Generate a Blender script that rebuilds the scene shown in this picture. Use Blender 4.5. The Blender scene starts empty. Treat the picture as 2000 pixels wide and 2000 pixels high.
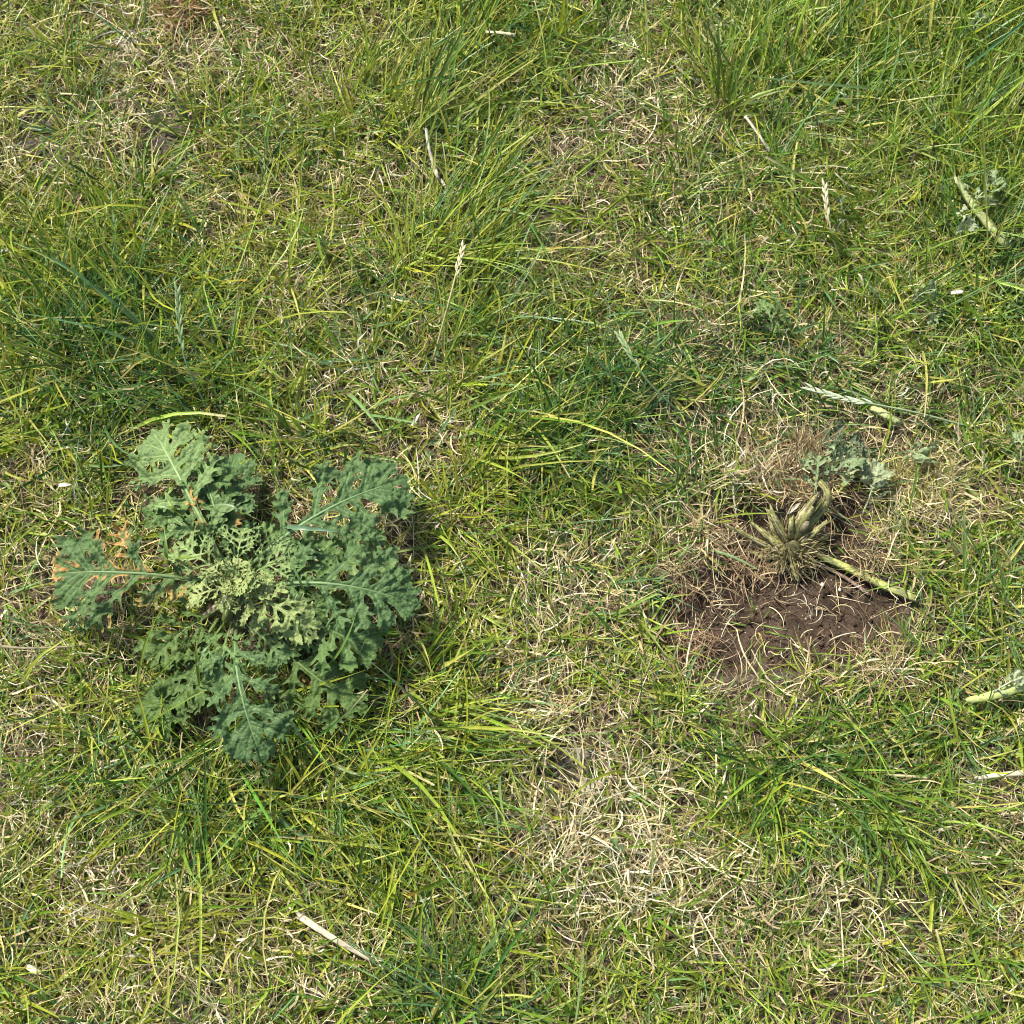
import bpy, math, random
import numpy as np

# ------------------------------------------------------------------ camera, world, sun, exposure
scene = bpy.context.scene
COL = scene.collection
TILT = math.radians(22.0)
FOV = math.radians(40.0)
DIST = 1.35
CAM = (0.0, -DIST * math.sin(TILT), DIST * math.cos(TILT))
cd = bpy.data.cameras.new('camera')
cam = bpy.data.objects.new('camera', cd)
COL.objects.link(cam)
cam.location = CAM
cam.rotation_euler = (TILT, 0, 0)
cd.sensor_fit = 'HORIZONTAL'
cd.angle = FOV
cd.clip_start = 0.01
cd.clip_end = 500
scene.camera = cam

SUN_EL = math.radians(54)
SUN_AZ = math.radians(-48)          # from +Y (up the picture) towards -X
world = bpy.data.worlds.new('World')
scene.world = world
world.use_nodes = True
wn = world.node_tree.nodes
sky = wn.new('ShaderNodeTexSky')
sky.sky_type = 'NISHITA'
sky.sun_disc = False
sky.sun_elevation = SUN_EL
sky.sun_rotation = SUN_AZ
sky.dust_density = 2.0
world.node_tree.links.new(sky.outputs[0], wn['Background'].inputs[0])
wn['Background'].inputs[1].default_value = 0.10
sd = bpy.data.lights.new('sun', 'SUN')
sd.energy = 3.8
sd.angle = math.radians(6)
sd.color = (1.0, 0.95, 0.86)
sun = bpy.data.objects.new('sun', sd)
COL.objects.link(sun)
sun.location = (-2, 2, 4)
# sun direction: comes from azimuth SUN_AZ (clockwise from +Y)
from mathutils import Vector
sv = Vector((math.sin(SUN_AZ) * math.cos(SUN_EL), math.cos(SUN_AZ) * math.cos(SUN_EL), math.sin(SUN_EL)))
sun.rotation_euler = sv.to_track_quat('Z', 'Y').to_euler()
vs = scene.view_settings
vs.view_transform = 'Standard'
vs.look = 'None'
vs.gamma = 1
vs.exposure = 1.1
vs.use_curve_mapping = False
scene.cycles.filter_width = 1.0
scene.cycles.max_bounces = 4
scene.cycles.diffuse_bounces = 2
scene.cycles.glossy_bounces = 2
scene.cycles.transmission_bounces = 3

# ------------------------------------------------------------------ basics
RNG = np.random.default_rng(11)
random.seed(5)
HALF = math.tan(FOV / 2)
cT, sT = math.cos(TILT), math.sin(TILT)


def at(px, py, z=0.0):
    """point of the place at height z seen at a position of the 2000 x 2000 photograph"""
    u = (px / 1000.0 - 1) * HALF
    v = (1 - py / 1000.0) * HALF
    d = (u, v * cT + sT, v * sT - cT)
    k = (z - CAM[2]) / d[2]
    return np.array((CAM[0] + d[0] * k, CAM[1] + d[1] * k, z))


def proj(x, y):
    """ground position -> photograph position (used to look up the lawn's density maps)"""
    dx, dy, dz = x - CAM[0], y - CAM[1], -CAM[2]
    vz = -(dy * -sT + dz * cT)
    yy = dy * cT + dz * sT
    vz = np.maximum(vz, 0.05)
    return 1000 + 1000 * dx / vz / HALF, 1000 - 1000 * yy / vz / HALF


def hash2(ix, iy, seed):
    h = (ix.astype(np.int64) * 374761393 + iy.astype(np.int64) * 668265263 + seed * 974634721) & 0xffffffff
    h = ((h ^ (h >> 13)) * 1274126177) & 0xffffffff
    return ((h ^ (h >> 16)) & 0xffff) / 65535.0


def vnoise(x, y, seed=0):
    x = np.asarray(x, float); y = np.asarray(y, float)
    ix = np.floor(x); iy = np.floor(y)
    fx = x - ix; fy = y - iy
    fx = fx * fx * (3 - 2 * fx); fy = fy * fy * (3 - 2 * fy)
    a = hash2(ix, iy, seed); b = hash2(ix + 1, iy, seed)
    c = hash2(ix, iy + 1, seed); d = hash2(ix + 1, iy + 1, seed)
    return a + (b - a) * fx + (c - a) * fy + (a - b - c + d) * fx * fy


def fbm(x, y, seed=0, o=4):
    s = 0; a = 0.5; n = 0
    for i in range(o):
        s = s + a * vnoise(x, y, seed + i * 17); n += a
        x = x * 2.03 + 5.1; y = y * 2.03 + 3.7; a *= 0.5
    return s / n


def sstep(a, b, x):
    t = np.clip((x - a) / (b - a), 0, 1)
    return t * t * (3 - 2 * t)


def blobs(px, py, lst):
    s = np.zeros_like(np.asarray(px, float))
    for (cx, cy, rx, ry, w) in lst:
        s = s + w * np.exp(-(((px - cx) / rx) ** 2 + ((py - cy) / ry) ** 2))
    return s


def one_side(px, py, left, right):
    return np.where(px < 1000, blobs(px, py, left), blobs(px, py, right))


def mesh_from(name, V, F, colors=None, smooth=True, fan=None):
    """V (n,3), F (m,4) or (m,3) int array -> mesh"""
    V = np.ascontiguousarray(V, dtype=np.float32)
    F = np.ascontiguousarray(F, dtype=np.int32)
    me = bpy.data.meshes.new(name)
    me.vertices.add(len(V))
    me.vertices.foreach_set('co', V.ravel())
    k = F.shape[1]
    me.loops.add(F.size)
    me.loops.foreach_set('vertex_index', F.ravel())
    me.polygons.add(len(F))
    me.polygons.foreach_set('loop_start', np.arange(0, F.size, k, dtype=np.int32))
    me.polygons.foreach_set('loop_total', np.full(len(F), k, dtype=np.int32))
    me.update(calc_edges=True)
    if smooth:
        me.polygons.foreach_set('use_smooth', np.ones(len(F), dtype=bool))
    if colors is not None:
        ca = me.color_attributes.new('col', 'FLOAT_COLOR', 'POINT')
        c4 = np.ones((len(V), 4), dtype=np.float32)
        c4[:, :3] = colors
        ca.data.foreach_set('color', c4.ravel())
    return me


def obj(name, me, mat, parent=None, label=None, cat=None, group=None, kind=None, loc=None):
    o = bpy.data.objects.new(name, me)
    COL.objects.link(o)
    if me is not None and mat is not None:
        me.materials.append(mat)
    if parent is not None:
        o.parent = parent
    if loc is not None:
        o.location = loc
    if label:
        o['label'] = label
    if cat:
        o['category'] = cat
    if group:
        o['group'] = group
    if kind:
        o['kind'] = kind
    return o


# ------------------------------------------------------------------ materials
def new_mat(name):
    m = bpy.data.materials.new(name)
    m.use_nodes = True
    return m, m.node_tree.nodes, m.node_tree.links


def plant_mat(name, rough=0.45, trans=0.3, spec=0.4, var=0.25, vscale=160, bump=0.0, bscale=900, tcol=(1.15, 1.1, 0.6), crinkle=False):
    m, N, L = new_mat(name)
    p = N['Principled BSDF']
    out = N['Material Output']
    at_ = N.new('ShaderNodeAttribute'); at_.attribute_name = 'col'
    tc = N.new('ShaderNodeTexCoord')
    nz = N.new('ShaderNodeTexNoise'); nz.inputs['Scale'].default_value = vscale; nz.inputs['Detail'].default_value = 3
    L.new(tc.outputs['Object'], nz.inputs['Vector'])
    mr = N.new('ShaderNodeMapRange')
    mr.inputs['From Min'].default_value = 0.3; mr.inputs['From Max'].default_value = 0.7
    mr.inputs['To Min'].default_value = 1 - var; mr.inputs['To Max'].default_value = 1 + var
    L.new(nz.outputs['Fac'], mr.inputs['Value'])
    mx = N.new('ShaderNodeVectorMath'); mx.operation = 'SCALE'
    L.new(at_.outputs['Color'], mx.inputs[0]); L.new(mr.outputs[0], mx.inputs['Scale'])
    L.new(mx.outputs[0], p.inputs['Base Color'])
    p.inputs['Roughness'].default_value = rough
    p.inputs['Specular IOR Level'].default_value = spec
    if bump > 0:
        b = N.new('ShaderNodeBump'); b.inputs['Strength'].default_value = bump; b.inputs['Distance'].default_value = 0.0006
        if crinkle:
            n2 = N.new('ShaderNodeTexVoronoi'); n2.feature = 'SMOOTH_F1'; n2.inputs['Scale'].default_value = bscale
            b.invert = True; b.inputs['Distance'].default_value = 0.0012; hs = n2.outputs['Distance']
        else:
            n2 = N.new('ShaderNodeTexNoise'); n2.inputs['Scale'].default_value = bscale; n2.inputs['Detail'].default_value = 3
            hs = n2.outputs['Fac']
        L.new(tc.outputs['Object'], n2.inputs['Vector'])
        L.new(hs, b.inputs['Height']); L.new(b.outputs[0], p.inputs['Normal'])
    if trans > 0:
        t = N.new('ShaderNodeBsdfTranslucent')
        tm = N.new('ShaderNodeVectorMath'); tm.operation = 'MULTIPLY'
        tm.inputs[1].default_value = tcol
        L.new(mx.outputs[0], tm.inputs[0]); L.new(tm.outputs[0], t.inputs['Color'])
        ms = N.new('ShaderNodeMixShader'); ms.inputs[0].default_value = trans
        L.new(p.outputs[0], ms.inputs[1]); L.new(t.outputs[0], ms.inputs[2])
        L.new(ms.outputs[0], out.inputs['Surface'])
    return m


M_GRASS = plant_mat('grass_blade', 0.42, 0.32, 0.45, 0.18, 120)
M_STRAW = plant_mat('dry_straw', 0.6, 0.18, 0.3, 0.25, 200, tcol=(1, .95, .8))
M_LEAF = plant_mat('ragwort_leaf', 0.62, 0.2, 0.22, 0.16, 220, bump=1.0, bscale=380, crinkle=True)
M_STALK = plant_mat('cut_stalk', 0.6, 0.0, 0.35, 0.35, 420, bump=0.9, bscale=1200)
M_STEM = plant_mat('stem_green', 0.5, 0.1, 0.4, 0.15, 300)
M_STONE = plant_mat('pale_stone', 0.85, 0.0, 0.25, 0.2, 300, bump=0.8, bscale=800)
M_CRUMB = plant_mat('soil_crumb', 0.95, 0.0, 0.15, 0.3, 500, bump=0.8, bscale=1500)


def soil_mat():
    m, N, L = new_mat('soil')
    p = N['Principled BSDF']
    at_ = N.new('ShaderNodeAttribute'); at_.attribute_name = 'col'
    tc = N.new('ShaderNodeTexCoord')

    def noise(s, d=4):
        n = N.new('ShaderNodeTexNoise'); n.inputs['Scale'].default_value = s; n.inputs['Detail'].default_value = d
        L.new(tc.outputs['Object'], n.inputs['Vector']); return n
    n1 = noise(60, 5); n2 = noise(450, 3)
    mr = N.new('ShaderNodeMapRange'); mr.inputs['From Min'].default_value = 0.3; mr.inputs['From Max'].default_value = 0.72
    mr.inputs['To Min'].default_value = 0.55; mr.inputs['To Max'].default_value = 1.45
    L.new(n1.outputs['Fac'], mr.inputs['Value'])
    mr2 = N.new('ShaderNodeMapRange'); mr2.inputs['From Min'].default_value = 0.3; mr2.inputs['From Max'].default_value = 0.7
    mr2.inputs['To Min'].default_value = 0.6; mr2.inputs['To Max'].default_value = 1.4
    L.new(n2.outputs['Fac'], mr2.inputs['Value'])
    mm = N.new('ShaderNodeMath'); mm.operation = 'MULTIPLY'
    L.new(mr.outputs[0], mm.inputs[0]); L.new(mr2.outputs[0], mm.inputs[1])
    sc = N.new('ShaderNodeVectorMath'); sc.operation = 'SCALE'
    L.new(at_.outputs['Color'], sc.inputs[0]); L.new(mm.outputs[0], sc.inputs['Scale'])
    # pale grit specks
    vo = N.new('ShaderNodeTexVoronoi'); vo.inputs['Scale'].default_value = 330
    L.new(tc.outputs['Object'], vo.inputs['Vector'])
    sx = N.new('ShaderNodeSeparateColor'); L.new(vo.outputs['Color'], sx.inputs[0])
    g = N.new('ShaderNodeMath'); g.operation = 'GREATER_THAN'; g.inputs[1].default_value = 0.93
    L.new(sx.outputs[0], g.inputs[0])
    l2 = N.new('ShaderNodeMath'); l2.operation = 'LESS_THAN'; l2.inputs[1].default_value = 0.3
    L.new(vo.outputs['Distance'], l2.inputs[0])
    gm = N.new('ShaderNodeMath'); gm.operation = 'MULTIPLY'
    L.new(g.outputs[0], gm.inputs[0]); L.new(l2.outputs[0], gm.inputs[1])
    mix = N.new('ShaderNodeMix'); mix.data_type = 'RGBA'
    L.new(gm.outputs[0], mix.inputs[0]); L.new(sc.outputs[0], mix.inputs[6])
    mix.inputs[7].default_value = (0.30, 0.25, 0.19, 1)
    L.new(mix.outputs[2], p.inputs['Base Color'])
    p.inputs['Roughness'].default_value = 0.95
    p.inputs['Specular IOR Level'].default_value = 0.15
    b = N.new('ShaderNodeBump'); b.inputs['Strength'].default_value = 0.9; b.inputs['Distance'].default_value = 0.002
    n3 = noise(300, 5)
    L.new(n3.outputs['Fac'], b.inputs['Height']); L.new(b.outputs[0], p.inputs['Normal'])
    return m


M_SOIL = soil_mat()

# ------------------------------------------------------------------ the lawn's maps (where it is bare, lush, dry, long)
PIT = [(1500, 1195, 165, 88, 1.15), (1390, 1230, 80, 62, .95), (1640, 1205, 95, 70, 1.0), (1560, 1080, 95, 70, .75),
       (1480, 1020, 70, 55, .55), (1660, 1010, 60, 60, .5), (1370, 1180, 60, 60, .5), (1400, 990, 60, 45, .35),
       (1450, 1290, 90, 40, .5), (1700, 1180, 60, 60, .7), (1560, 1130, 120, 50, .5), (1340, 1230, 40, 60, .4), (1600, 1285, 70, 35, .4), (1700, 1230, 60, 55, .45), (1640, 1060, 50, 50, .5)]
BARE = [(55, 225, 45, 40, 1), (90, 290, 50, 38, 1), (310, 240, 40, 42, .9), (335, 300, 45, 40, 1), (345, 75, 50, 40, .6),
        (600, 757, 32, 26, 1.1), (680, 800, 45, 25, .6), (25, 1510, 42, 36, 1), (180, 1618, 46, 24, .9), (60, 1810, 48, 28, .7),
        (340, 1962, 75, 32, 1), (985, 1550, 38, 60, .8), (640, 1840, 35, 22, .6), (590, 1770, 40, 22, .6), (200, 1890, 40, 25, .6),
        (745, 690, 35, 22, .7), (930, 100, 45, 30, .6), (765, 380, 30, 18, .6), (500, 1215, 45, 38, 1.2), (120, 110, 40, 30, .5),
        (380, 160, 45, 30, .5), (960, 570, 35, 25, .6), (105, 350, 60, 25, .5), (560, 360, 35, 20, .4), (640, 190, 40, 30, .4),
        (250, 90, 30, 22, .6)]
BARE_R = [(1040, 395, 34, 28, 1), (1085, 445, 48, 34, 1), (1100, 1495, 50, 38, 1), (1360, 1535, 24, 30, 1), (1790, 1775, 62, 40, 1),
          (1050, 310, 40, 26, .7), (1030, 1580, 60, 40, .5), (1210, 260, 30, 22, .5), (1690, 250, 28, 22, .4), (1472, 668, 30, 34, 1),
          (1300, 640, 25, 20, .5), (1760, 1855, 30, 30, .7), (1630, 1800, 40, 26, .5), (1950, 1590, 40, 30, .4), (1270, 1730, 30, 22, .5),
          (1440, 360, 25, 20, .4), (1150, 1530, 42, 34, .6), (1545, 1620, 40, 30, .3), (1500, 110, 40, 25, .5)]
LUSH_L = [(170, 590, 230, 150, .5), (330, 760, 190, 120, .5), (60, 840, 120, 80, .2), (480, 1500, 330, 110, .5), (300, 1440, 200, 90, .3),
          (850, 1960, 160, 80, .45), (780, 1470, 200, 110, .35), (900, 500, 110, 150, .35), (880, 920, 110, 90, .25), (470, 700, 100, 120, .2),
          (820, 170, 130, 110, .25), (160, 180, 90, 70, .2), (430, 290, 90, 60, .3), (700, 1320, 160, 80, .35), (650, 1650, 200, 80, .25),
          (930, 1200, 90, 150, .1), (300, 1800, 80, 60, .2)]
LUSH_R = [(1830, 110, 330, 200, .75), (1960, 380, 120, 220, .5), (1080, 800, 140, 110, .5), (1230, 760, 120, 90, .4), (1120, 640, 140, 80, .2),
          (1620, 1560, 200, 110, .45), (1790, 1450, 180, 90, .35), (1900, 1850, 150, 90, .35), (1950, 1150, 90, 180, .3), (1100, 970, 100, 60, .25),
          (1480, 150, 110, 120, .3), (1080, 110, 90, 90, .25), (1250, 360, 140, 60, .3), (1650, 450, 160, 90, .2), (1280, 1130, 50, 160, .2),
          (1450, 1400, 160, 60, .1), (1100, 1850, 120, 90, .15), (1850, 700, 160, 120, .15)]
DRY_L = [(110, 330, 160, 80, .5), (330, 130, 160, 90, .5), (620, 150, 130, 90, .45), (620, 620, 150, 100, .3), (700, 760, 110, 60, .35),
         (90, 1560, 140, 110, .6), (220, 1760, 170, 110, .6), (330, 1950, 200, 80, .6), (640, 1850, 140, 90, .5), (70, 1420, 90, 60, .3),
         (850, 1000, 70, 45, .25), (770, 380, 130, 70, .4), (960, 1560, 70, 110, .5), (500, 380, 120, 80, .3), (130, 940, 130, 70, .25),
         (150, 1280, 130, 70, .3), (870, 820, 90, 60, .2)]
DRY_R = [(1130, 1580, 190, 140, .9), (1280, 1720, 200, 110, .6), (1640, 1790, 200, 110, .55), (1060, 420, 90, 100, .5), (1200, 190, 120, 100, .4),
         (1500, 950, 90, 50, .7), (1380, 1020, 70, 60, .35), (1800, 1000, 110, 80, .5), (1450, 1320, 150, 40, .25), (1700, 1290, 80, 50, .3),
         (1060, 1200, 70, 160, .45), (1060, 1400, 90, 110, .4), (1950, 1600, 90, 80, .4), (1400, 300, 140, 120, .2), (1420, 910, 80, 40, .25),
         (1550, 640, 190, 100, .15), (1800, 800, 160, 90, .1), (1860, 980, 90, 60, .2), (1330, 1200, 40, 90, .2)]
COOL_L = [(330, 760, 220, 150, .7), (170, 620, 180, 120, .4), (450, 1500, 330, 110, .6), (300, 1430, 170, 80, .4), (840, 1950, 150, 90, .9),
          (500, 950, 120, 100, .5), (580, 1280, 140, 90, .5)]
COOL_R = [(1150, 790, 190, 130, .75), (1350, 850, 170, 90, .5), (1620, 1480, 220, 120, .4), (1960, 560, 120, 120, .45), (1950, 200, 100, 250, .2),
          (1700, 820, 170, 90, .8), (1480, 780, 220, 110, .6), (1420, 900, 140, 60, .5), (1950, 1150, 120, 150, .3), (1500, 700, 150, 90, .3), (1800, 1420, 160, 100, .4)]


def bare_map(px, py):
    b = np.where(px < 1000, blobs(px, py, BARE), np.clip(blobs(px, py, PIT) * 1.35, 0, 1.6) + blobs(px, py, BARE_R))
    n = fbm(px / 38, py / 38, 71, 3)
    return sstep(0.42, 0.80, b * 1.35 + (n - 0.5) * 0.7)


def pit_map(px, py):
    return sstep(0.2, 0.75, np.where(px < 1000, 0, blobs(px, py, PIT)) + (fbm(px / 45, py / 45, 5, 3) - .5) * .35)


def green_map(px, py):
    g = np.where(px < 1000, 0.62, 0.60)
    g = g + one_side(px, py, LUSH_L, LUSH_R) - 0.36 * one_side(px, py, DRY_L, DRY_R)
    g = g + (fbm(px / 90, py / 90, 3, 3) - 0.5) * 0.75
    return np.clip(g, 0.06, 1.25)


def cool_map(px, py):
    c = one_side(px, py, COOL_L, COOL_R) + np.where(px < 1000, 0.04, 0.22)
    return np.clip(c + (fbm(px / 120, py / 120, 31, 3) - .5) * .5, 0, 1)


def dry_map(px, py):
    d = 0.55 + one_side(px, py, DRY_L, DRY_R) - 0.25 * one_side(px, py, LUSH_L, LUSH_R)
    return np.clip(d + (fbm(px / 70, py / 70, 9, 3) - .5) * .5, 0.15, 1.6)


TALL_L = [(900, 480, 130, 190, 26), (820, 150, 150, 130, 28), (880, 900, 130, 90, 18), (300, 740, 200, 120, 14), (560, 1480, 400, 120, 18),
          (170, 560, 200, 120, 10), (850, 1400, 140, 150, 12), (850, 1950, 160, 90, 10)]
TALL_R = [(1850, 110, 320, 190, 24), (1430, 130, 120, 130, 22), (1970, 420, 90, 200, 14), (1120, 800, 150, 110, 12), (1680, 1550, 220, 110, 12),
          (1080, 100, 90, 110, 12), (1500, 1150, 330, 260, -14), (1700, 880, 250, 110, -9), (1400, 1360, 300, 100, -8)]


def len_map(px, py):
    return np.where(px < 1000, 52, 44) + one_side(px, py, TALL_L, TALL_R)


def ground_z(x, y):
    px, py = proj(x, y)
    z = (fbm(x * 9, y * 9, 40, 3) - .5) * 0.016 + (fbm(x * 38, y * 38, 44, 2) - .5) * 0.005
    w = np.exp(-(np.maximum(np.abs(x), np.abs(y)) / 1.6) ** 4)
    pm = pit_map(px, py) * w
    z = z - 0.012 * pm + pm * (fbm(x * 110, y * 110, 47, 3) - .5) * 0.009
    hole = np.where(px > 1000, np.exp(-(((px - 1472) / 26) ** 2 + ((py - 665) / 30) ** 2)), 0)
    hole = hole + np.where(px < 1000, 0.7 * np.exp(-(((px - 500) / 36) ** 2 + ((py - 1215) / 30) ** 2)), 0)
    return z - 0.022 * hole * w


# ------------------------------------------------------------------ ground sheet
def build_ground():
    def axis(lo, hi, n):
        core = np.linspace(lo, hi, n)
        st = core[1] - core[0]
        out = []
        d = st
        p = 0
        while p < 60:
            d *= 1.22; p += d; out.append(p)
        out = np.array(out)
        return np.concatenate([lo - out[::-1], core, hi + out])
    xs = axis(-0.72, 0.72, 340); ys = axis(-0.6, 0.78, 330)
    X, Y = np.meshgrid(xs, ys)
    x = X.ravel(); y = Y.ravel()
    px, py = proj(x, y)
    far = sstep(1.0, 1.5, np.maximum(np.abs(x), np.abs(y - .1)))
    z = ground_z(x, y) * (1 - far)
    nx, ny = len(xs), len(ys)
    I = np.arange(nx * ny).reshape(ny, nx)
    F = np.stack([I[:-1, :-1].ravel(), I[:-1, 1:].ravel(), I[1:, 1:].ravel(), I[1:, :-1].ravel()], 1)
    pm = pit_map(px, py)
    n = fbm(x * 25, y * 25, 60, 3)
    grey = np.array((0.085, 0.072, 0.056)); brown = np.array((0.056, 0.038, 0.025)); thatch = np.array((0.095, 0.072, 0.048))
    bm = bare_map(px, py)
    c = thatch[None] * (1 - bm[:, None]) + grey[None] * bm[:, None]
    c = c * (1 - pm[:, None]) + brown[None] * pm[:, None]
    c = c * (0.75 + 0.5 * n[:, None])
    meadow = np.array((0.13, 0.16, 0.045))[None] * (0.6 + 0.8 * fbm(x * 6, y * 6, 8, 4)[:, None])
    c = c * (1 - far[:, None]) + meadow * far[:, None]
    obj('ground', mesh_from('ground', np.stack([x, y, z], 1), F, c), M_SOIL, kind='structure',
        label='dry grey brown soil under the lawn', cat='ground')


build_ground()


# ------------------------------------------------------------------ strips (blades, straws)
def strips(root, az, length, width, tilt0, curl, azcurl, cb, ct, nseg=5, fold=True, cut=None, layer=None, twist=None, cmid=None,
           bend=1.0, zfloor=True, widthf=None):
    """vectorised ribbons; returns V, F, C"""
    n = len(az)
    P = root.copy()
    pts = []; sides = []; nrm = []
    if twist is None:
        twist = np.zeros(n)
    if cut is None:
        cut = np.full(n, 0.06)
    if layer is None:
        layer = np.full(n, 0.001)
    rows = 3 if fold else 2
    V = np.zeros((n, nseg + 1, rows, 3), np.float32)
    C = np.zeros((n, nseg + 1, rows, 3), np.float32)
    gz0 = root[:, 2].copy()
    for k in range(nseg + 1):
        t = k / nseg
        tl = np.clip(tilt0 + curl * t ** bend, 0.0, 2.4)
        a = az + azcurl * t
        d = np.stack([np.sin(tl) * np.cos(a), np.sin(tl) * np.sin(a), np.cos(tl)], 1)
        s = np.stack([-np.sin(a), np.cos(a), np.zeros(n)], 1)
        nn = np.cross(d, s)
        tw = twist * (0.3 + t)
        sd_ = s * np.cos(tw)[:, None] + nn * np.sin(tw)[:, None]
        nd = -s * np.sin(tw)[:, None] + nn * np.cos(tw)[:, None]
        if k > 0:
            P = P + d * (length / nseg)[:, None]
        Q = P.copy()
        if zfloor and k > 0:
            lo = gz0 + layer
            under = np.maximum(lo - Q[:, 2], 0)
            Q[:, 2] += under
            P[:, 2] += under * 0.8
        wf = (0.62 + 0.55 * t) if t < 0.45 else 0.87 + 0.0 * t
        taper = 1 - (1 - cut) * sstep(0.35, 1.0, t) ** 1.15
        w = width * wf * taper * 0.5
        V[:, k, 0] = Q - sd_ * w[:, None]
        V[:, k, -1] = Q + sd_ * w[:, None]
        if fold:
            V[:, k, 1] = Q - nd * (w * 0.55)[:, None] * np.sign(nd[:, 2:3] + 1e-6)
        if cmid is None:
            c = cb * (1 - t) + ct * t
        else:
            c = cb * (1 - t / .3) + cmid * (t / .3) if t < .3 else (cmid if t < .75 else cmid * (1 - (t - .75) / .25) + ct * (t - .75) / .25)
        C[:, k, :] = c[:, None, :]
    idx = np.arange(n * (nseg + 1) * rows).reshape(n, nseg + 1, rows)
    Fs = []
    for r in range(rows - 1):
        Fs.append(np.stack([idx[:, :-1, r], idx[:, :-1, r + 1], idx[:, 1:, r + 1], idx[:, 1:, r]], -1).reshape(-1, 4))
    return V.reshape(-1, 3), np.concatenate(Fs), C.reshape(-1, 3)


def merge(parts):
    Vs = []; Fs = []; Cs = []; o = 0
    for V, F, C in parts:
        Vs.append(V); Fs.append(F + o); Cs.append(C); o += len(V)
    return np.concatenate(Vs), np.concatenate(Fs), np.concatenate(Cs)


GREENS = np.array([(0.265, 0.320, 0.030), (0.180, 0.275, 0.024), (0.110, 0.205, 0.018), (0.050, 0.125, 0.018), (0.125, 0.225, 0.080), (0.360, 0.350, 0.075)])
STRAWS = np.array([(0.58, 0.50, 0.28), (0.47, 0.38, 0.19), (0.32, 0.23, 0.12), (0.66, 0.60, 0.42), (0.20, 0.135, 0.075), (0.42, 0.40, 0.16)])

# ragwort leaf axes in photograph coordinates (filled below, used to keep the grass low under the leaves)
LEAVES = [
    # base px,py,z   tip px,py,z   rise  width  style  colour  seed
    ((445, 1120, .045), (300, 842, .050), .030, .62, 'old', 'pale', 1),
    ((452, 1110, .040), (388, 905, .045), .030, .55, 'old', 'mid', 2),
    ((462, 1105, .040), (460, 888, .040), .020, .55, 'old', 'blue', 3),
    ((425, 1140, .040), (102, 1122, .045), .022, .78, 'old', 'burnt', 4),
    ((485, 1110, .050), (797, 938, .055), .030, .62, 'old', 'blue', 5),
    ((500, 1150, .052), (816, 1184, .055), .032, .66, 'old', 'blue', 6),
    ((505, 1165, .038), (735, 1282, .040), .020, .66, 'old', 'mid', 7),
    ((500, 1128, .040), (782, 1096, .040), .022, .58, 'old', 'pale', 8),
    ((495, 1120, .050), (672, 1092, .060), .016, .62, 'mid', 'mid', 9),
    ((476, 1160, .062), (618, 1246, .060), .020, .70, 'mid', 'young', 10),
    ((462, 1225, .036), (516, 1490, .050), .034, .66, 'old', 'blue', 11),
    ((452, 1220, .040), (424, 1352, .052), .020, .80, 'old', 'mid', 12),
    ((440, 1215, .026), (350, 1392, .026), .014, .70, 'old', 'dull', 13),
    ((425, 1210, .022), (283, 1430, .020), .012, .62, 'old', 'dull', 14),
    ((430, 1190, .024), (292, 1300, .026), .014, .70, 'old', 'dull', 15),
    ((505, 1225, .022), (712, 1392, .024), .016, .62, 'old', 'dull', 16),
    ((488, 1225, .030), (562, 1296, .036), .010, .95, 'mid', 'blue', 17),
    ((455, 1150, .066), (372, 1170, .072), .012, .80, 'young', 'young', 18),
    ((462, 1128, .060), (478, 1032, .062), .016, .90, 'young', 'youngb', 19),
    ((480, 1138, .062), (580, 1085, .070), .014, .85, 'young', 'youngb', 20),
    ((450, 1135, .058), (345, 1060, .058), .018, .80, 'young', 'youngb', 21),
    ((466, 1140, .070), (470, 1092, .086), .006, .95, 'young', 'young', 22),
    ((455, 1140, .066), (408, 1105, .080), .008, .95, 'young', 'young', 23),
    ((474, 1150, .066), (535, 1160, .076), .008, .90, 'young', 'young', 24),
    ((470, 1155, .064), (508, 1228, .060), .010, .80, 'young', 'young', 25),
    ((460, 1155, .066), (430, 1196, .064), .008, .85, 'young', 'young', 26),
    ((440, 1095, .044), (395, 985, .050), .016, .80, 'mid', 'blue', 27),
    ((450, 1080, .044), (470, 965, .048), .016, .80, 'mid', 'blue', 28),
    ((480, 1115, .046), (548, 1035, .044), .016, .70, 'mid', 'mid', 29),
    ((430, 1128, .044), (330, 1160, .040), .012, .75, 'old', 'mid', 30),
    ((510, 1170, .046), (640, 1205, .058), .016, .80, 'mid', 'mid', 31),
    ((430, 1100, .046), (300, 985, .046), .018, .62, 'old', 'mid', 32),
]


def leaf_cover(px, py):
    m = np.zeros_like(px)
    for (b, t, rise, w, st, colr, s) in LEAVES:
        ax, ay, bx, by = b[0], b[1], t[0], t[1]
        L2 = (bx - ax) ** 2 + (by - ay) ** 2
        k = np.clip(((px - ax) * (bx - ax) + (py - ay) * (by - ay)) / L2, 0, 1)
        d = np.hypot(px - ax - k * (bx - ax), py - ay - k * (by - ay))
        r = w * math.sqrt(L2) * 0.5 * (0.45 + 0.55 * k) * 0.76
        hid = 0.45 if colr == 'dull' else (.8 if s in (11, 12, 17, 3, 2) else .95)
        m = np.maximum(m, sstep(1.15, 0.8, d / r) * hid)
    return m


def infr(px, py, m=70):
    return (px > -m) & (px < 2000 + m) & (py > -m) & (py < 2000 + m)


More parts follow.
